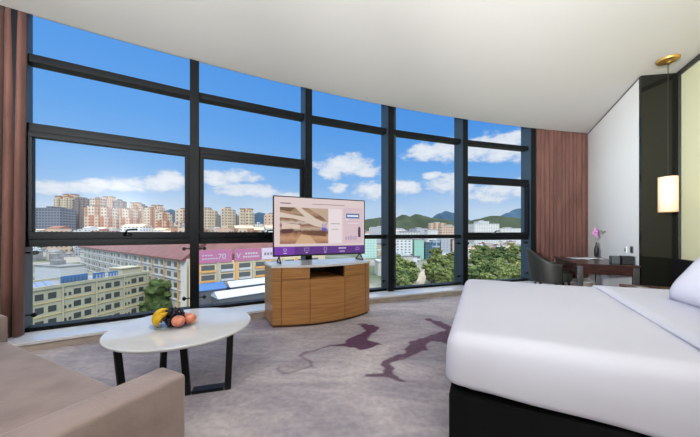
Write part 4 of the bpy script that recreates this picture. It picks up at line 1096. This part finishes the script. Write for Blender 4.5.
def build_near_buildings():
    # --- pale yellow block, lower left
    B = Vector((-70.35, 98, 0)); dr = Vector((-5.75, -31.6, 0)).normalized(); inw = Vector((dr.y, -dr.x, 0)) 
    if inw.x > 0: inw = -inw
    L = 46; zt = H-14.0; Mx = frame(Vector((B.x,B.y,0)), dr, inw)
    root = empty('apartment_block', Vector((B.x,B.y,ZG))+dr*L/2+inw*7, 'pale yellow apartment block with blue rooftop signs, seen at the lower left', 'building')
    mb = MB(Mx); mb.box(0, L, 0, 14, ZG, zt); obj('wall', mb, M['x_yellow'], root)
    mb = MB(Mx); mb.box(-.3, L, -.3, .25, zt, zt+.8); mb.box(-.3, .25, .25, 14, zt, zt+.8); mb.box(0, L, 13.7, 14.2, zt, zt+.8); obj('parapet', mb, M['x_yellow'], root)
    mb = MB(Mx); mb.box(.3, L-.1, .3, 13.6, zt+.001, zt+.15); obj('roof', mb, M['x_grey'], root)
    mb = MB(Mx); mb.box(.5, 7.0, 3, 8, zt+.15, zt+2.2); mb.box(.2, 7.4, 2.6, 8.4, zt+2.2, zt+2.5); obj('stair_house', mb, M['x_cream'], root)
    for k in range(1, 5):
        mb = MB(Mx); mb.box(-.05, L, -.18, -.002, zt-3.3*k-.12, zt-3.3*k+.12); obj('ledge', mb, M['x_band'], root)
    wins = []
    for per in range(5):
        for off, w, h in ((1.0,1.7,1.5),(3.6,1.7,1.5),(5.9,.6,.8),(7.0,.6,.8)):
            for r in range(4): wins.append((1.2+per*8.2+off, w, h, zt-3.3*r-2.5))
    for x, w, h, z in wins:
        if x+w > L-1: continue
        mb = MB(Mx); mb.box(x, x+w, -.06, .3, z, z+h); fr = obj('window', mb, M['x_win'], root)
    for per in range(5):
        mb = MB(Mx); mb.box(1.2+per*8.2-.5, 1.2+per*8.2-.15, -.3, -.19, ZG, zt); obj('downpipe', mb, M['x_cream'], root)
    for k, (a, b, hh) in enumerate(((10.4,13.2,1.9),(14.4,17.6,2.1),(19.0,25.4,2.3))):
        mb = MB(Mx); mb.box(a, b, .6, .8, zt+.3, zt+.3+hh); s = obj('roof_sign', mb, M['x_blue'], root)
        mb = MB(Mx)
        for i in range(int((b-a)/.9)):
            x = a+.2+i*.9; mb.box(x, x+.55, .55, .6, zt+.9, zt+1.05); mb.box(x+.2, x+.32, .55, .6, zt+.55, zt+hh-.2); mb.box(x, x+.55, .55, .6, zt+1.4, zt+1.52)
        obj('sign_strokes', mb, M['x_winw'] if k == 2 else M['x_white'], s)
    for k in range(11):
        mb = MB(Mx); x = 26.2+k*1.7; mb.add([(x,1,zt+.2),(x+1.5,1,zt+.2),(x+1.5,3,zt+1.7),(x,3,zt+1.7),(x,1.1,zt+.1),(x+1.5,1.1,zt+.1),(x+1.5,3.1,zt+1.6),(x,3.1,zt+1.6)],
              [(0,1,2,3),(4,7,6,5),(0,4,5,1),(1,5,6,2),(2,6,7,3),(3,7,4,0)]); obj('water_heater', mb, M['x_sol'], root)
    # --- long white building with a red roof receding to the left
    R = Vector((-58, 96, 0)); Lp = Vector((-185, 192, 0)); dr = (Lp-R).normalized(); L = (Lp-R).length; inw = Vector((dr.y, -dr.x, 0))
    if inw.y < 0: inw = -inw
    ze = H-9.0; Mx = frame(R, dr, inw)
    root = empty('white_building', R+dr*L/2+inw*9+Vector((0,0,ZG)), 'long white building with a red roof and rows of square windows, left of centre', 'building')
    Kf = Vector((-56.0,96.3,0)); Kb = Vector((-56.0,119,0)); BL_ = Lp+inw*18
    mb = MB(); mb.prism([(-58,96),(-56.2,96.3),(-56.2,119),tuple(BL_.xy),tuple(Lp.xy)], ZG, ze); obj('wall', mb, M['x_wall'], root)
    o_ = -inw*1.2
    e0, e1, e2, e3 = Vector((-56.3,93.6,0)), Lp+o_, BL_-o_, Vector((-56.3,121,0)); r0 = Vector((-56.3,107.5,0)); r1 = Lp+inw*9-dr*8
    zz = lambda v, z: (v.x, v.y, z)
    mb = MB(); mb.add([zz(e0,ze),zz(e1,ze),zz(e2,ze),zz(e3,ze),zz(r0,ze+5.5),zz(r1,ze+5.5),zz(e0,ze-.5),zz(e1,ze-.5),zz(e2,ze-.5),zz(e3,ze-.5)],
          [(0,1,5,4),(2,3,4,5),(3,0,4),(1,2,5),(6,9,8,7),(0,6,7,1),(1,7,8,2),(2,8,9,3),(3,9,6,0)]); obj('roof', mb, M['x_red'], root)
    n = 0
    for i in range(24):
        for r in range(4):
            x = 2.2+i*6.1
            if x > L-3: continue
            mb = MB(Mx); mb.box(x, x+3.3, -.08, .3, ze-3.6*r-2.9, ze-3.6*r-1.2); obj('window', mb, M['x_winw'], root)
    for r in range(1, 6):
        mb = MB(Mx); mb.box(0, L, -.35, -.002, ze-3.6*r-.15, ze-3.6*r+.15); obj('ledge', mb, M['x_white'], root)
    for i in range(12):
        x = 1.0+i*12.2; mb = MB(Mx); mb.box(x, x+.7, -.5, -.36, ZG, ze-.6); obj('pilaster', mb, M['x_orange'] if i < 4 else M['x_white'], root)
    # --- corner building with the pink billboards
    Lq = Vector((-53.5, 97, 0)); Rq = Vector((-12, 135.5, 0)); dr = (Rq-Lq).normalized(); L = (Rq-Lq).length; inw = Vector((-dr.y, dr.x, 0))
    ze = H-10.6; Mx = frame(Lq, dr, inw)
    root = empty('corner_building', Lq+dr*L/2+inw*8+Vector((0,0,ZG)), 'orange and cream shop building with pink roof billboards left of the television', 'building')
    Bq = Rq+inw*16
    mb = MB(); mb.prism([tuple(Lq.xy),tuple(Rq.xy),tuple(Bq.xy),(-55.6,119),(-55.6,96.6)], ZG, ze); obj('wall', mb, M['x_tan2'], root)
    mb = MB(Mx); mb.M = Matrix.Identity(4)
    e0, e1, e2, e3 = Vector((-55.6,99.8,0)), Rq+inw*2+dr, Rq+inw*17+dr, Vector((-55.6,120,0)); r0 = Vector((-55.6,110,0)); r1 = Rq+inw*10-dr*2
    mb.add([zz(e0,ze+2.5),zz(e1,ze+2.5),zz(e2,ze+2.5),zz(e3,ze+2.5),zz(r0,ze+6.6),zz(r1,ze+6.6),zz(e0,ze),zz(e1,ze),zz(e2,ze),zz(e3,ze)],
          [(0,1,5,4),(2,3,4,5),(3,0,4),(1,2,5),(6,9,8,7),(0,6,7,1),(1,7,8,2),(2,8,9,3),(3,9,6,0)]); obj('roof', mb, M['x_red'], root)
    fs = ((.3,12.2,M['x_pink']),(13.2,23.6,M['x_pink']),(24.0,32.5,M['x_lilac']))
    for k, (a, b, m_) in enumerate(fs):
        mb = MB(Mx); mb.box(a, b, -.5, -.1, ze-.1, ze+4.5); s = obj('billboard', mb, m_, root)
        mb = MB(Mx)
        if k == 0:
            T = frame((Mx @ Vector((8.6,-.53,ze+1.9))), dr, Vector((0,0,1)), -inw); text_mesh('70', 2.9, T, mb)
            for i in range(6): mb.box(2.0+i*.9, 2.6+i*.9, -.54, -.5, ze+1.2, ze+1.6)
            for i in range(4): mb.box(2.0+i*.9, 2.6+i*.9, -.54, -.5, ze+2.4, ze+2.8)
        elif k == 1:
            T = frame((Mx @ Vector((14.6,-.53,ze+1.9))), dr, Vector((0,0,1)), -inw); text_mesh('V', 2.9, T, mb)
            for i in range(7): mb.box(16.4+i*.95, 17.0+i*.95, -.54, -.5, ze+1.1, ze+1.7); 
            for i in range(5): mb.box(17.2+i*1.05, 17.9+i*1.05, -.54, -.5, ze+2.3, ze+3.0)
        else:
            for i in range(5): mb.box(25+i*1.3, 25.9+i*1.3, -.54, -.5, ze+1.6, ze+2.6)
        obj('sign_lettering', mb, M['x_white'] if k < 2 else M['x_grey'], s)
    for i in range(8):
        x = 1.6+i*6.6
        mb = MB(Mx); mb.box(x-1.25, x-.35, -.45, -.002, ZG, ze-.15); obj('pilaster', mb, [M['x_orange'], M['x_cream']][i % 2], root)
        for r in range(4):
            mb = MB(Mx); mb.box(x+.2, x+4.6, -.12, .3, ze-3.5*r-2.7, ze-3.5*r-1.0); obj('window', mb, M['x_winw'], root)
            mb = MB(Mx); mb.box(x, x+4.8, -.7, -.13, ze-3.5*r-3.5, ze-3.5*r-2.8); obj('balcony', mb, M['x_white'] if i % 3 else M['x_orange'], root)
    # low market sheds in front of it
    for k, (a, b, o0, o1, z, m_, lab) in enumerate(((-1,7.5,-9,-1.2,H-18.6,'x_blue','low blue awning shed at the foot of the billboard building'),(9,42,-7.5,-1.5,H-18.9,'x_white','long white roofed market shed nearest the billboard building'),(2,40,-17,-9.9,H-20.2,'x_white','long white roofed market shed farther from the billboard building'))):
        mx = frame(Lq, dr, inw)
        rt = empty('market_shed', mx @ Vector(((a+b)/2,(o0+o1)/2,ZG)), lab, 'shed')
        mb = MB(mx); mb.box(a+.4, b-.4, o0+.4, o1-.4, ZG, z); obj('wall', mb, M['x_dgrey'], rt)
        mb = MB(mx); mid = (o0+o1)/2
        mb.add([(a,o0,z),(b,o0,z),(b,o1,z),(a,o1,z),(a,mid,z+1.6),(b,mid,z+1.6),(a,o0,z-.25),(b,o0,z-.25),(b,o1,z-.25),(a,o1,z-.25)],
               [(0,1,5,4),(2,3,4,5),(0,4,3),(1,2,5),(6,9,8,7),(0,6,7,1),(1,7,8,2),(2,8,9,3),(3,9,6,0)]); obj('roof', mb, M[m_], rt)

def tree_proto(kind, seed, h):
    rnd = random.Random(seed)
    mb = MB()
    n = 26
    for k in range(n):
        a = rnd.uniform(0, 6.28); rr = rnd.uniform(.1, .38)*h; z = h*rnd.uniform(.40,.92)
        mb.ball((rr*math.cos(a), rr*math.sin(a), z), h*rnd.uniform(.09,.17), 2, (1,1,.85), .5, seed+k*3.1)
    mb.ball((0,0,h*.62), h*.29, 2, (1,1,.95), .4, seed)
    root = empty('tree', (0,0,0))
    obj('crown', mb, M['leaf_d' if kind else 'leaf'], root)
    mb = MB(); mb.tube([(0,0,0),(.02*h,0,h*.3),(0,.01*h,h*.55)], [.035*h,.025*h,.015*h], 7); obj('trunk', mb, M['bark'], root)
    return root

def build_trees():
    protos = [tree_proto(0, 5, 8), tree_proto(1, 17, 8), tree_proto(0, 29, 8)]
    used = [False]*3; rnd = random.Random(11)
    def plant(px, d, s, kind, label, group, grp_free=True):
        if grp_free and not free(eat(px, d, ZG), 8*s*.38): return
        if not used[kind]: o = protos[kind]; used[kind] = True
        else: o = copy_tree(protos[kind])
        o.location = (eat(px, d, ZG)); o.scale = (s*rnd.uniform(.9,1.2), s*rnd.uniform(.9,1.2), s*rnd.uniform(.85,1.15)); o.rotation_euler = (0,0,rnd.uniform(0,6.28))
        tag(o, label, 'tree', group)
    # big tree between the yellow block and the white one
    for px, d, s in ((153,101,1.9),(157.5,104,1.3)): plant(px, d, s, 1, ['tall dark green tree next to the end of the yellow block','smaller dark tree in the gap before the white building'][px > 155], None, False)
    # slope below the fourth window
    for (x0,x1,y0,y1,n,lab,grp) in ((393,414,268,292,34,'green tree on the left of the dusty road, seen through the fourth window','trees left of the road'),
                                (428,464,263,292,60,'green tree right of the dusty road, between the fourth and fifth windows','trees right of the road'),
                                (471,524,252,290,110,'tree of the wooded slope outside the fifth window','trees outside the fifth window')):
        for k in range(n):
            px = rnd.uniform(x0, x1); y = y0+(y1-y0)*(k+rnd.random())/n
            d = 34*F/(y-HY); plant(px, d, rnd.uniform(.9,1.6)*(1 if d < 300 else 1.3), rnd.randrange(3), lab, grp)
    for k in range(30):
        px = rnd.uniform(25, 78); y = rnd.uniform(243, 258); d = 34*F/(y-HY); plant(px, d, rnd.uniform(1.2,2.0), rnd.randrange(1,3), 'tree among the low roofs behind the yellow block', 'trees behind the yellow block')
    for k in range(26):
        px = rnd.uniform(362, 520); y = rnd.uniform(241, 252); d = 34*F/(y-HY); plant(px, d, rnd.uniform(1.4,2.2), rnd.randrange(3), 'small distant tree between the buildings on the right', 'distant trees on the right')
    for px, d, s in ((240,330,4.0),(245,350,3.6)): plant(px, d, s, 0, 'tall rounded tree in front of the beige towers left of the television', 'tall trees left of the television')

def build_city():
    M['x_sol'] = mat('blue_grey_collector', srgb(122,136,160), .4); M['x_wall'] = mat('off_white_render', srgb(204,196,180), .85); M['x_tan2'] = mat('beige_render', srgb(216,196,158), .85)
    build_ground(); hills(); build_near_buildings()
    T = tower
    T(36,59,206,640,M['f_grey'],'grey slab block at the far left of the skyline',0,.1)
    T(54,68,195.5,720,M['f_beige'],'tall beige tower with two roof crowns on the left skyline',2,.15)
    T(62,74,193.5,760,M['f_cream'],'tallest cream tower in the left skyline cluster',2,.1)
    T(71,84,197,700,M['f_brown'],'brown-grey tower right of the tallest cream tower',1,-.2)
    T(84,104.5,205,550,M['f_orange'],'orange and white tower at the left of the pair before the skyline',1,.1)
    T(90,100,197,650,M['f_cream'],'cream tower peeping over the orange and white towers',0,.1)
    T(102,112,196,770,M['f_peach'],'peach tower rising behind the orange and white pair',2,.1)
    T(105,128,207,598,M['f_orange'],'orange and white tower at the right of the pair',1,.05)
    T(113,122,199,660,M['f_brown'],'slim brown-grey tower behind the right orange and white tower',0,.2)
    T(128.5,138,202,670,M['f_orange'],'tall slim orange tower just right of the orange pair',2,-.1)
    T(138.5,144,204,700,M['f_brown'],'slim brown tower touching the tall slim orange one',0,-.2)
    T(143,156,207,620,M['f_cream'],'cream stepped tower in the middle of the left window',1,.1)
    T(150,160,204.5,740,M['f_peach'],'peach tower standing behind the cream stepped tower',2,0)
    T(156.5,167,211,600,M['f_orange'],'low broad orange tower next to the blue ridge',1,-.1)
    T(175,190,208,520,M['f_cream'],'cream tower cut by the first wide mullion',1,.1)
    T(174,184,220,430,M['f_peach'],'short peach building before the first wide mullion',0,.1)
    T(199,214,207.5,620,M['f_beige'],'beige tower just right of the first wide mullion',1,.2)
    T(214,219,214,900,M['f_grey'],'small blue-grey tower behind the beige ones',0,0)
    T(221,233,207,640,M['f_beige'],'beige tower in the middle of the second window, left one',1,.15)
    T(232,238,214,820,M['f_brown'],'small brown tower between the two beige towers',0,0)
    T(239,252,208,600,M['f_beige'],'broad beige tower in the middle of the second window, right one',2,.1)
    T(264,277,213,560,M['f_peach'],'peach tower partly hidden by the left edge of the television',1,.1)
    T(253.5,262,222,640,M['f_white'],'white mid-rise below the dark blue hill',0,.1)
    # right-hand side blocks
    def block(px0, px1, yt, yb, m, label, yaw=0, dp=24, roof='x_grey', cat='building', nme='office_building'):
        d = 34*F/(yb-HY); w = (px1-px0)/F*d; c = eat((px0+px1)/2, d, ZG); z = H+(HY-yt)/F*d
        OCC.append((c.x, c.y+dp/2, .62*max(w, dp)))
        rt = empty(nme, c, label, cat)
        Mx = Matrix.Translation(c) @ Matrix.Rotation(yaw, 4, 'Z')
        mb = MB(Mx); mb.box(-w/2, w/2, 0, dp, 0, z-ZG); obj('wall', mb, m, rt)
        mb = MB(Mx); mb.box(-w/2-.4, w/2+.4, -.4, dp+.4, z-ZG, z-ZG+1); obj('roof', mb, M[roof], rt)
        mb = MB(Mx); mb.box(-w*.15, w*.15, dp*.3, dp*.7, z-ZG+1, z-ZG+3.5); obj('stair_house', mb, M['x_white'], rt)
    block(362,377,238,258,M['f_palegreen'],'pale mint building just right of the television')
    block(395,412.4,239.5,259.5,M['f_white'],'white building with rows of dark windows in the fourth window')
    block(414.2,424,240,259.5,M['f_green'],'mint green building beside the white one')
    block(425.2,431.8,243,259.5,M['f_glass'],'dark teal glass building right of the mint one',0,18,'x_dgrey')
    block(433.2,440,240.5,256,M['f_glass2'],'blue glazed building with a white frame',0,20,'x_white')
    block(441,450.5,238,256,M['f_lgrey'],'plain light grey building behind the red-roofed kiosk')
    block(452.5,464,240,256,M['f_peach'],'peach building with a dark lower roof by the fourth mullion',0,22,'x_dgrey')
    block(474,500,224,246.5,M['f_white'],'big white hospital-like block in front of the hills in the fifth window',.1,40,'x_white')
    block(478,489,221.5,244,M['f_white'],'taller white centre block behind the big white one',.0,30,'x_white')
    block(441,460,226,246,M['f_peach'],'cream block above the transom left of the fourth mullion')
    block(430,447,223,242,M['f_cream'],'far cream mid-rise in front of the blue peak',.2)
    block(416,428,228.5,243,M['f_lgrey'],'wide grey industrial hall below the hills',.2,60)
    block(370,390,227,243,M['f_lgrey'],'light grey block right above the television corner',-.1,50)
    block(500,522,228.5,244,M['f_white'],'low pale hall at the right end of the fifth window',.1,40)
    block(378,392,262,276,M['x_wall'],'low white shed below the mint building by the television',.1,14,'x_white','shed','shed')
    block(392,414,257,268,M['x_wall'],'low white shed before the white windowed building',.25,16,'x_grey','shed','shed')
    # red and white kiosk
    c = eat(446.5, 305, ZG); rt = empty('kiosk', c, 'small kiosk with a red roof among the trees of the fourth window', 'kiosk')
    mb = MB(Matrix.Translation(c)); mb.box(-3,3,-3,3,0,4); obj('wall', mb, M['x_white'], rt)
    mb = MB(Matrix.Translation(c)); mb.add([(-4,-4,4),(4,-4,4),(4,4,4),(-4,4,4),(0,0,6.5)],[(0,3,2,1),(0,1,4),(1,2,4),(2,3,4),(3,0,4)])
    M['x_bred'] = mat('bright_red_sheet', srgb(214,80,74), .6); obj('roof', mb, M['x_bred'], rt)
    # roads
    def strip(nme, pts, m, label, z=.05):
        mb = MB(); 
        top = [at_g(x, y) for x, y in pts]
        n = len(top)
        mb.add([(p.x,p.y,ZG+z) for p in top]+[(p.x,p.y,ZG+.01) for p in top], [tuple(range(n)), tuple(range(n,2*n))[::-1]]+[(i,(i+1)%n,n+(i+1)%n,n+i) for i in range(n)])
        tag(recenter(obj(nme, mb, m)), label, nme)
    def at_g(x, y): d = 34*F/(y-HY); return eat(x, d, ZG)
    strip('road', [(398,296),(414,283),(421,272),(427,266),(436,262),(443,262),(437,270),(426,280),(418,296)], M['road'], 'dusty pale road between the trees of the fourth window')
    strip('path', [(503,288),(512,272),(519,258),(523,256),(521,272),(515,288)], M['path'], 'yellow-green strip of path in the trees of the fifth window')
    # a few distinct low ones behind the yellow block
    lowrise(random.Random(3), 60, 150, 22, 10, 16.5, M['x_white'], M['x_grey'], 'long white two-storey building with a grey roof behind the yellow block', None)
    lowrise(random.Random(5), 46, 135, 14, 9, 12, M['x_tan'], M['x_dgrey'], 'tan low building with a dark roof just behind the blue sign', None)
    for t_ in range(0, 160, 8):
        f_ = Vector((-58,96,0))+Vector((-127,96,0)).normalized()*t_; OCC.append((f_.x+5.4, f_.y+7.2, 11))
    for t_ in range(0, 56, 8):
        f_ = Vector((-53.5,97,0))+Vector((41.5,38.5,0)).normalized()*t_; OCC.append((f_.x-5, f_.y+5.8, 10)); OCC.append((f_.x+7, f_.y-7, 9))
    for t_ in range(0, 46, 8): OCC.append((-70.35-.18*t_-7, 98-.98*t_, 9))
    # scattered low buildings
    rnd = random.Random(21)
    sets = [(20,80,243,262,34,(9,20),(5,12),['f_white','x_grey','x_wall','f_lgrey','x_wall'],['x_grey','x_dgrey','x_grey','x_white'],'low grey-roofed building behind the yellow block','low buildings behind the yellow block'),
            (30,205,251,262,44,(16,30),(32,43),['f_white','f_peach','f_cream','f_white','f_lgrey'],['x_white','x_tan','x_grey','x_white','x_terra'],'pale mid-rise building standing in front of the left skyline towers','mid-rise buildings below the left skyline'),
            (196,275,252,262,26,(16,30),(33,41),['f_white','f_peach','f_peach','f_cream'],['x_white','x_tan','x_terra'],'pale mid-rise building in the second window','mid-rise buildings in the second window'),
            (362,524,239,244,84,(22,60),(26,50),['f_white','f_lgrey','f_peach','f_white'],['x_white','x_grey','x_tan','x_dgrey'],'small far-off building in front of the green hills','far buildings before the hills'),
            (466,512,243,257,36,(9,22),(5,11),['x_wall','f_white','x_tan','f_peach'],['x_terra','x_grey','x_white','x_tan'],'small house with a tan or grey roof outside the fifth window','houses outside the fifth window'),
            (375,470,246,262,20,(9,20),(5,11),['x_wall','f_white','x_tan'],['x_grey','x_white','x_dgrey'],'low building between the offices in the fourth window','low buildings in the fourth window')]
    for x0,x1,y0,y1,n,ww,hh,ms,rs,lab,grp in sets:
        for k in range(n):
            for _ in range(25):
                px = x0+(x1-x0)*(k+rnd.random())/n if _ < 5 else rnd.uniform(x0, x1)
                y = rnd.uniform(y0, y1); d = 34*F/(y-HY)
                if lowrise(rnd, px, d, rnd.uniform(*ww), rnd.uniform(*ww)*.7, rnd.uniform(*hh), M[rnd.choice(ms)], M[rnd.choice(rs)], lab, grp): break
    build_trees()

def build_world():
    w = bpy.data.worlds.new('sky'); SC.world = w; w.use_nodes = True; nt = w.node_tree; nt.nodes.clear()
    out = nt.nodes.new('ShaderNodeOutputWorld'); bg = nt.nodes.new('ShaderNodeBackground'); nt.links.new(bg.outputs[0], out.inputs[0])
    tc = nt.nodes.new('ShaderNodeTexCoord'); sp = nt.nodes.new('ShaderNodeSeparateXYZ'); nt.links.new(tc.outputs['Generated'], sp.inputs[0])
    def mth(op, a, b=None, c=None, clamp=False):
        n = nt.nodes.new('ShaderNodeMath'); n.operation = op; n.use_clamp = clamp
        for i, v in enumerate((a, b, c)):
            if v is None: continue
            if isinstance(v, (int, float)): n.inputs[i].default_value = v
            else: nt.links.new(v, n.inputs[i])
        return n.outputs[0]
    x, y, z = sp.outputs
    az = mth('ARCTAN2', x, y); hor = mth('SQRT', mth('ADD', mth('MULTIPLY', x, x), mth('MULTIPLY', y, y)))
    el = mth('DIVIDE', z, mth('MAXIMUM', hor, .001))
    cb = nt.nodes.new('ShaderNodeCombineXYZ'); nt.links.new(mth('MULTIPLY', az, 7.0), cb.inputs[0]); nt.links.new(mth('MULTIPLY', el, 13.0), cb.inputs[1])
    n1 = nt.nodes.new('ShaderNodeTexNoise'); n1.inputs['Scale'].default_value = 2.1; n1.inputs['Detail'].default_value = 8; n1.inputs['Roughness'].default_value = .64; nt.links.new(cb.outputs[0], n1.inputs['Vector'])
    n2 = nt.nodes.new('ShaderNodeTexNoise'); n2.inputs['Scale'].default_value = .45; n2.inputs['Detail'].default_value = 6; nt.links.new(cb.outputs[0], n2.inputs['Vector'])
    blobs = [(72,187,40,7),(50,189,22,6),(98,184,18,6),(150,184,36,9),(172,180,20,9),(120,186,18,6),
             (230,176,33,7),(215,179,18,7),(252,190,34,6.5),(236,193,22,4),(290,196,16,4),
             (345,166,30,12),(332,170,16,10),(368,170,16,7),(338,188,11,5),(370,190,17,9),(402,188,18,8),
             (440,151,34,12),(425,148,16,6),(448,183,24,9),(432,176,10,4),(462,190,14,9),
             (498,146,36,15),(480,150,26,12),(512,138,20,9),(496,192,34,10),(520,186,18,9),(540,150,30,16),(570,165,30,16)]
    den = None
    for (bx, by, rx, ry) in blobs:
        t = (bx-350)/F; k = 1+t*t; A = math.atan(t); E = (HY-by)/F/math.sqrt(k); sx = F*k/rx; sy = F*math.sqrt(k)/ry
        dx = mth('MULTIPLY', mth('SUBTRACT', az, A), sx); dy = mth('MULTIPLY', mth('SUBTRACT', el, E), sy)
        q = mth('SUBTRACT', 1.0, mth('ADD', mth('MULTIPLY', dx, dx), mth('MULTIPLY', dy, dy)))
        den = q if den is None else mth('MAXIMUM', den, q)
    den = mth('MAXIMUM', den, -1.2)
    cl = mth('ADD', mth('MULTIPLY', den, .95), mth('MULTIPLY', mth('SUBTRACT', n1.outputs[0], .43), 4.2))
    mr = nt.nodes.new('ShaderNodeMapRange'); mr.interpolation_type = 'SMOOTHSTEP'; mr.inputs['From Min'].default_value = -.1; mr.inputs['From Max'].default_value = 1.0; nt.links.new(cl, mr.inputs['Value'])
    # low haze band of thin cloud near the horizon
    band = mth('MULTIPLY', mth('SUBTRACT', 1.0, mth('MULTIPLY', mth('ABSOLUTE', mth('SUBTRACT', el, .07)), 11.0), None, True), mth('MULTIPLY', mth('SUBTRACT', n2.outputs[0], .30), 2.8, None, True), None, True)
    # high overhead, out of view: sky brightened evenly to light the room
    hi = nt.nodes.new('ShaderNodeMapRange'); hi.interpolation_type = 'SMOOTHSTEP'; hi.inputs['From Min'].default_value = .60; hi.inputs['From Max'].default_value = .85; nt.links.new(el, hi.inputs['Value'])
    # base gradient
    gr = nt.nodes.new('ShaderNodeValToRGB'); nt.links.new(mth('DIVIDE', el, .8, None, True), gr.inputs[0]); e = gr.color_ramp.elements
    e[0].position = 0; e[0].color = srgb(206,222,234); e[1].position = 1; e[1].color = srgb(84,150,226)
    for p, c in ((.06,(190,214,236)),(.16,(156,196,238)),(.28,(128,182,238)),(.45,(104,168,236)),(.7,(92,158,232))):
        q_ = e.new(p); q_.color = srgb(*c)
    # deeper blue towards the right
    azr = nt.nodes.new('ShaderNodeMapRange'); azr.inputs['From Min'].default_value = -.6; azr.inputs['From Max'].default_value = .45; nt.links.new(az, azr.inputs['Value'])
    dk = nt.nodes.new('ShaderNodeMix'); dk.data_type = 'RGBA'; dk.blend_type = 'MULTIPLY'; nt.links.new(mth('MULTIPLY', azr.outputs[0], mth('MULTIPLY', el, 3.2, None, True)), dk.inputs[0])
    nt.links.new(gr.outputs[0], dk.inputs[6]); dk.inputs[7].default_value = (.60,.80,.93,1)
    cc = nt.nodes.new('ShaderNodeValToRGB'); nt.links.new(mth('MULTIPLY', cl, .62, None, True), cc.inputs[0])
    cc.color_ramp.elements[0].position = 0; cc.color_ramp.elements[0].color = srgb(198,212,228); cc.color_ramp.elements[1].position = 1; cc.color_ramp.elements[1].color = srgb(246,246,248)
    m0 = nt.nodes.new('ShaderNodeMix'); m0.data_type = 'RGBA'; nt.links.new(mth('MULTIPLY', band, .7), m0.inputs[0]); nt.links.new(dk.outputs[2], m0.inputs[6]); m0.inputs[7].default_value = srgb(222,230,238)
    m1 = nt.nodes.new('ShaderNodeMix'); m1.data_type = 'RGBA'; nt.links.new(mth('MULTIPLY', mr.outputs[0], .93), m1.inputs[0]); nt.links.new(m0.outputs[2], m1.inputs[6]); nt.links.new(cc.outputs[0], m1.inputs[7])
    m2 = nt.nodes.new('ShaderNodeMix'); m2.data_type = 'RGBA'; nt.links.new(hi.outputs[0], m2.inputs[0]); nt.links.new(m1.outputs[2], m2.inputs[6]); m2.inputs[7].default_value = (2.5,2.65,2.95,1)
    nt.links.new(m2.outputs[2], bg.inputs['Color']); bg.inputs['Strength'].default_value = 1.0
    s = bpy.data.lights.new('sun', 'SUN'); s.energy = 2.0; s.angle = R_(.6); s.color = (1,.96,.88)
    so = bpy.data.objects.new('sun', s); COL.objects.link(so)
    d = Vector((-.35, .75, -.62)).normalized()      # light travels away from the hotel, over its roof
    so.rotation_euler = d.to_track_quat('-Z', 'Y').to_euler(); so.location = (0,-20,60)

ext_materials()
build_room(); build_windows()
build_curtain(theta(-70), theta(24.5, RG-.2), 9, 'mauve-brown velvet curtain hanging at the left edge of the window wall', .15, .25, 3, amp=.042)
build_curtain(theta(536.5, RG-.145), th_w-.0015, 14, 'mauve-brown velvet curtain hanging in the right corner beside the white wall', 
    .138, .138, 5, amp=.056)
build_sofa(); build_table(); build_tv_stand(); build_tv(); build_bed(); build_nightstand(); build_desk(); build_chair(); build_pendant(); build_fill_lamps()
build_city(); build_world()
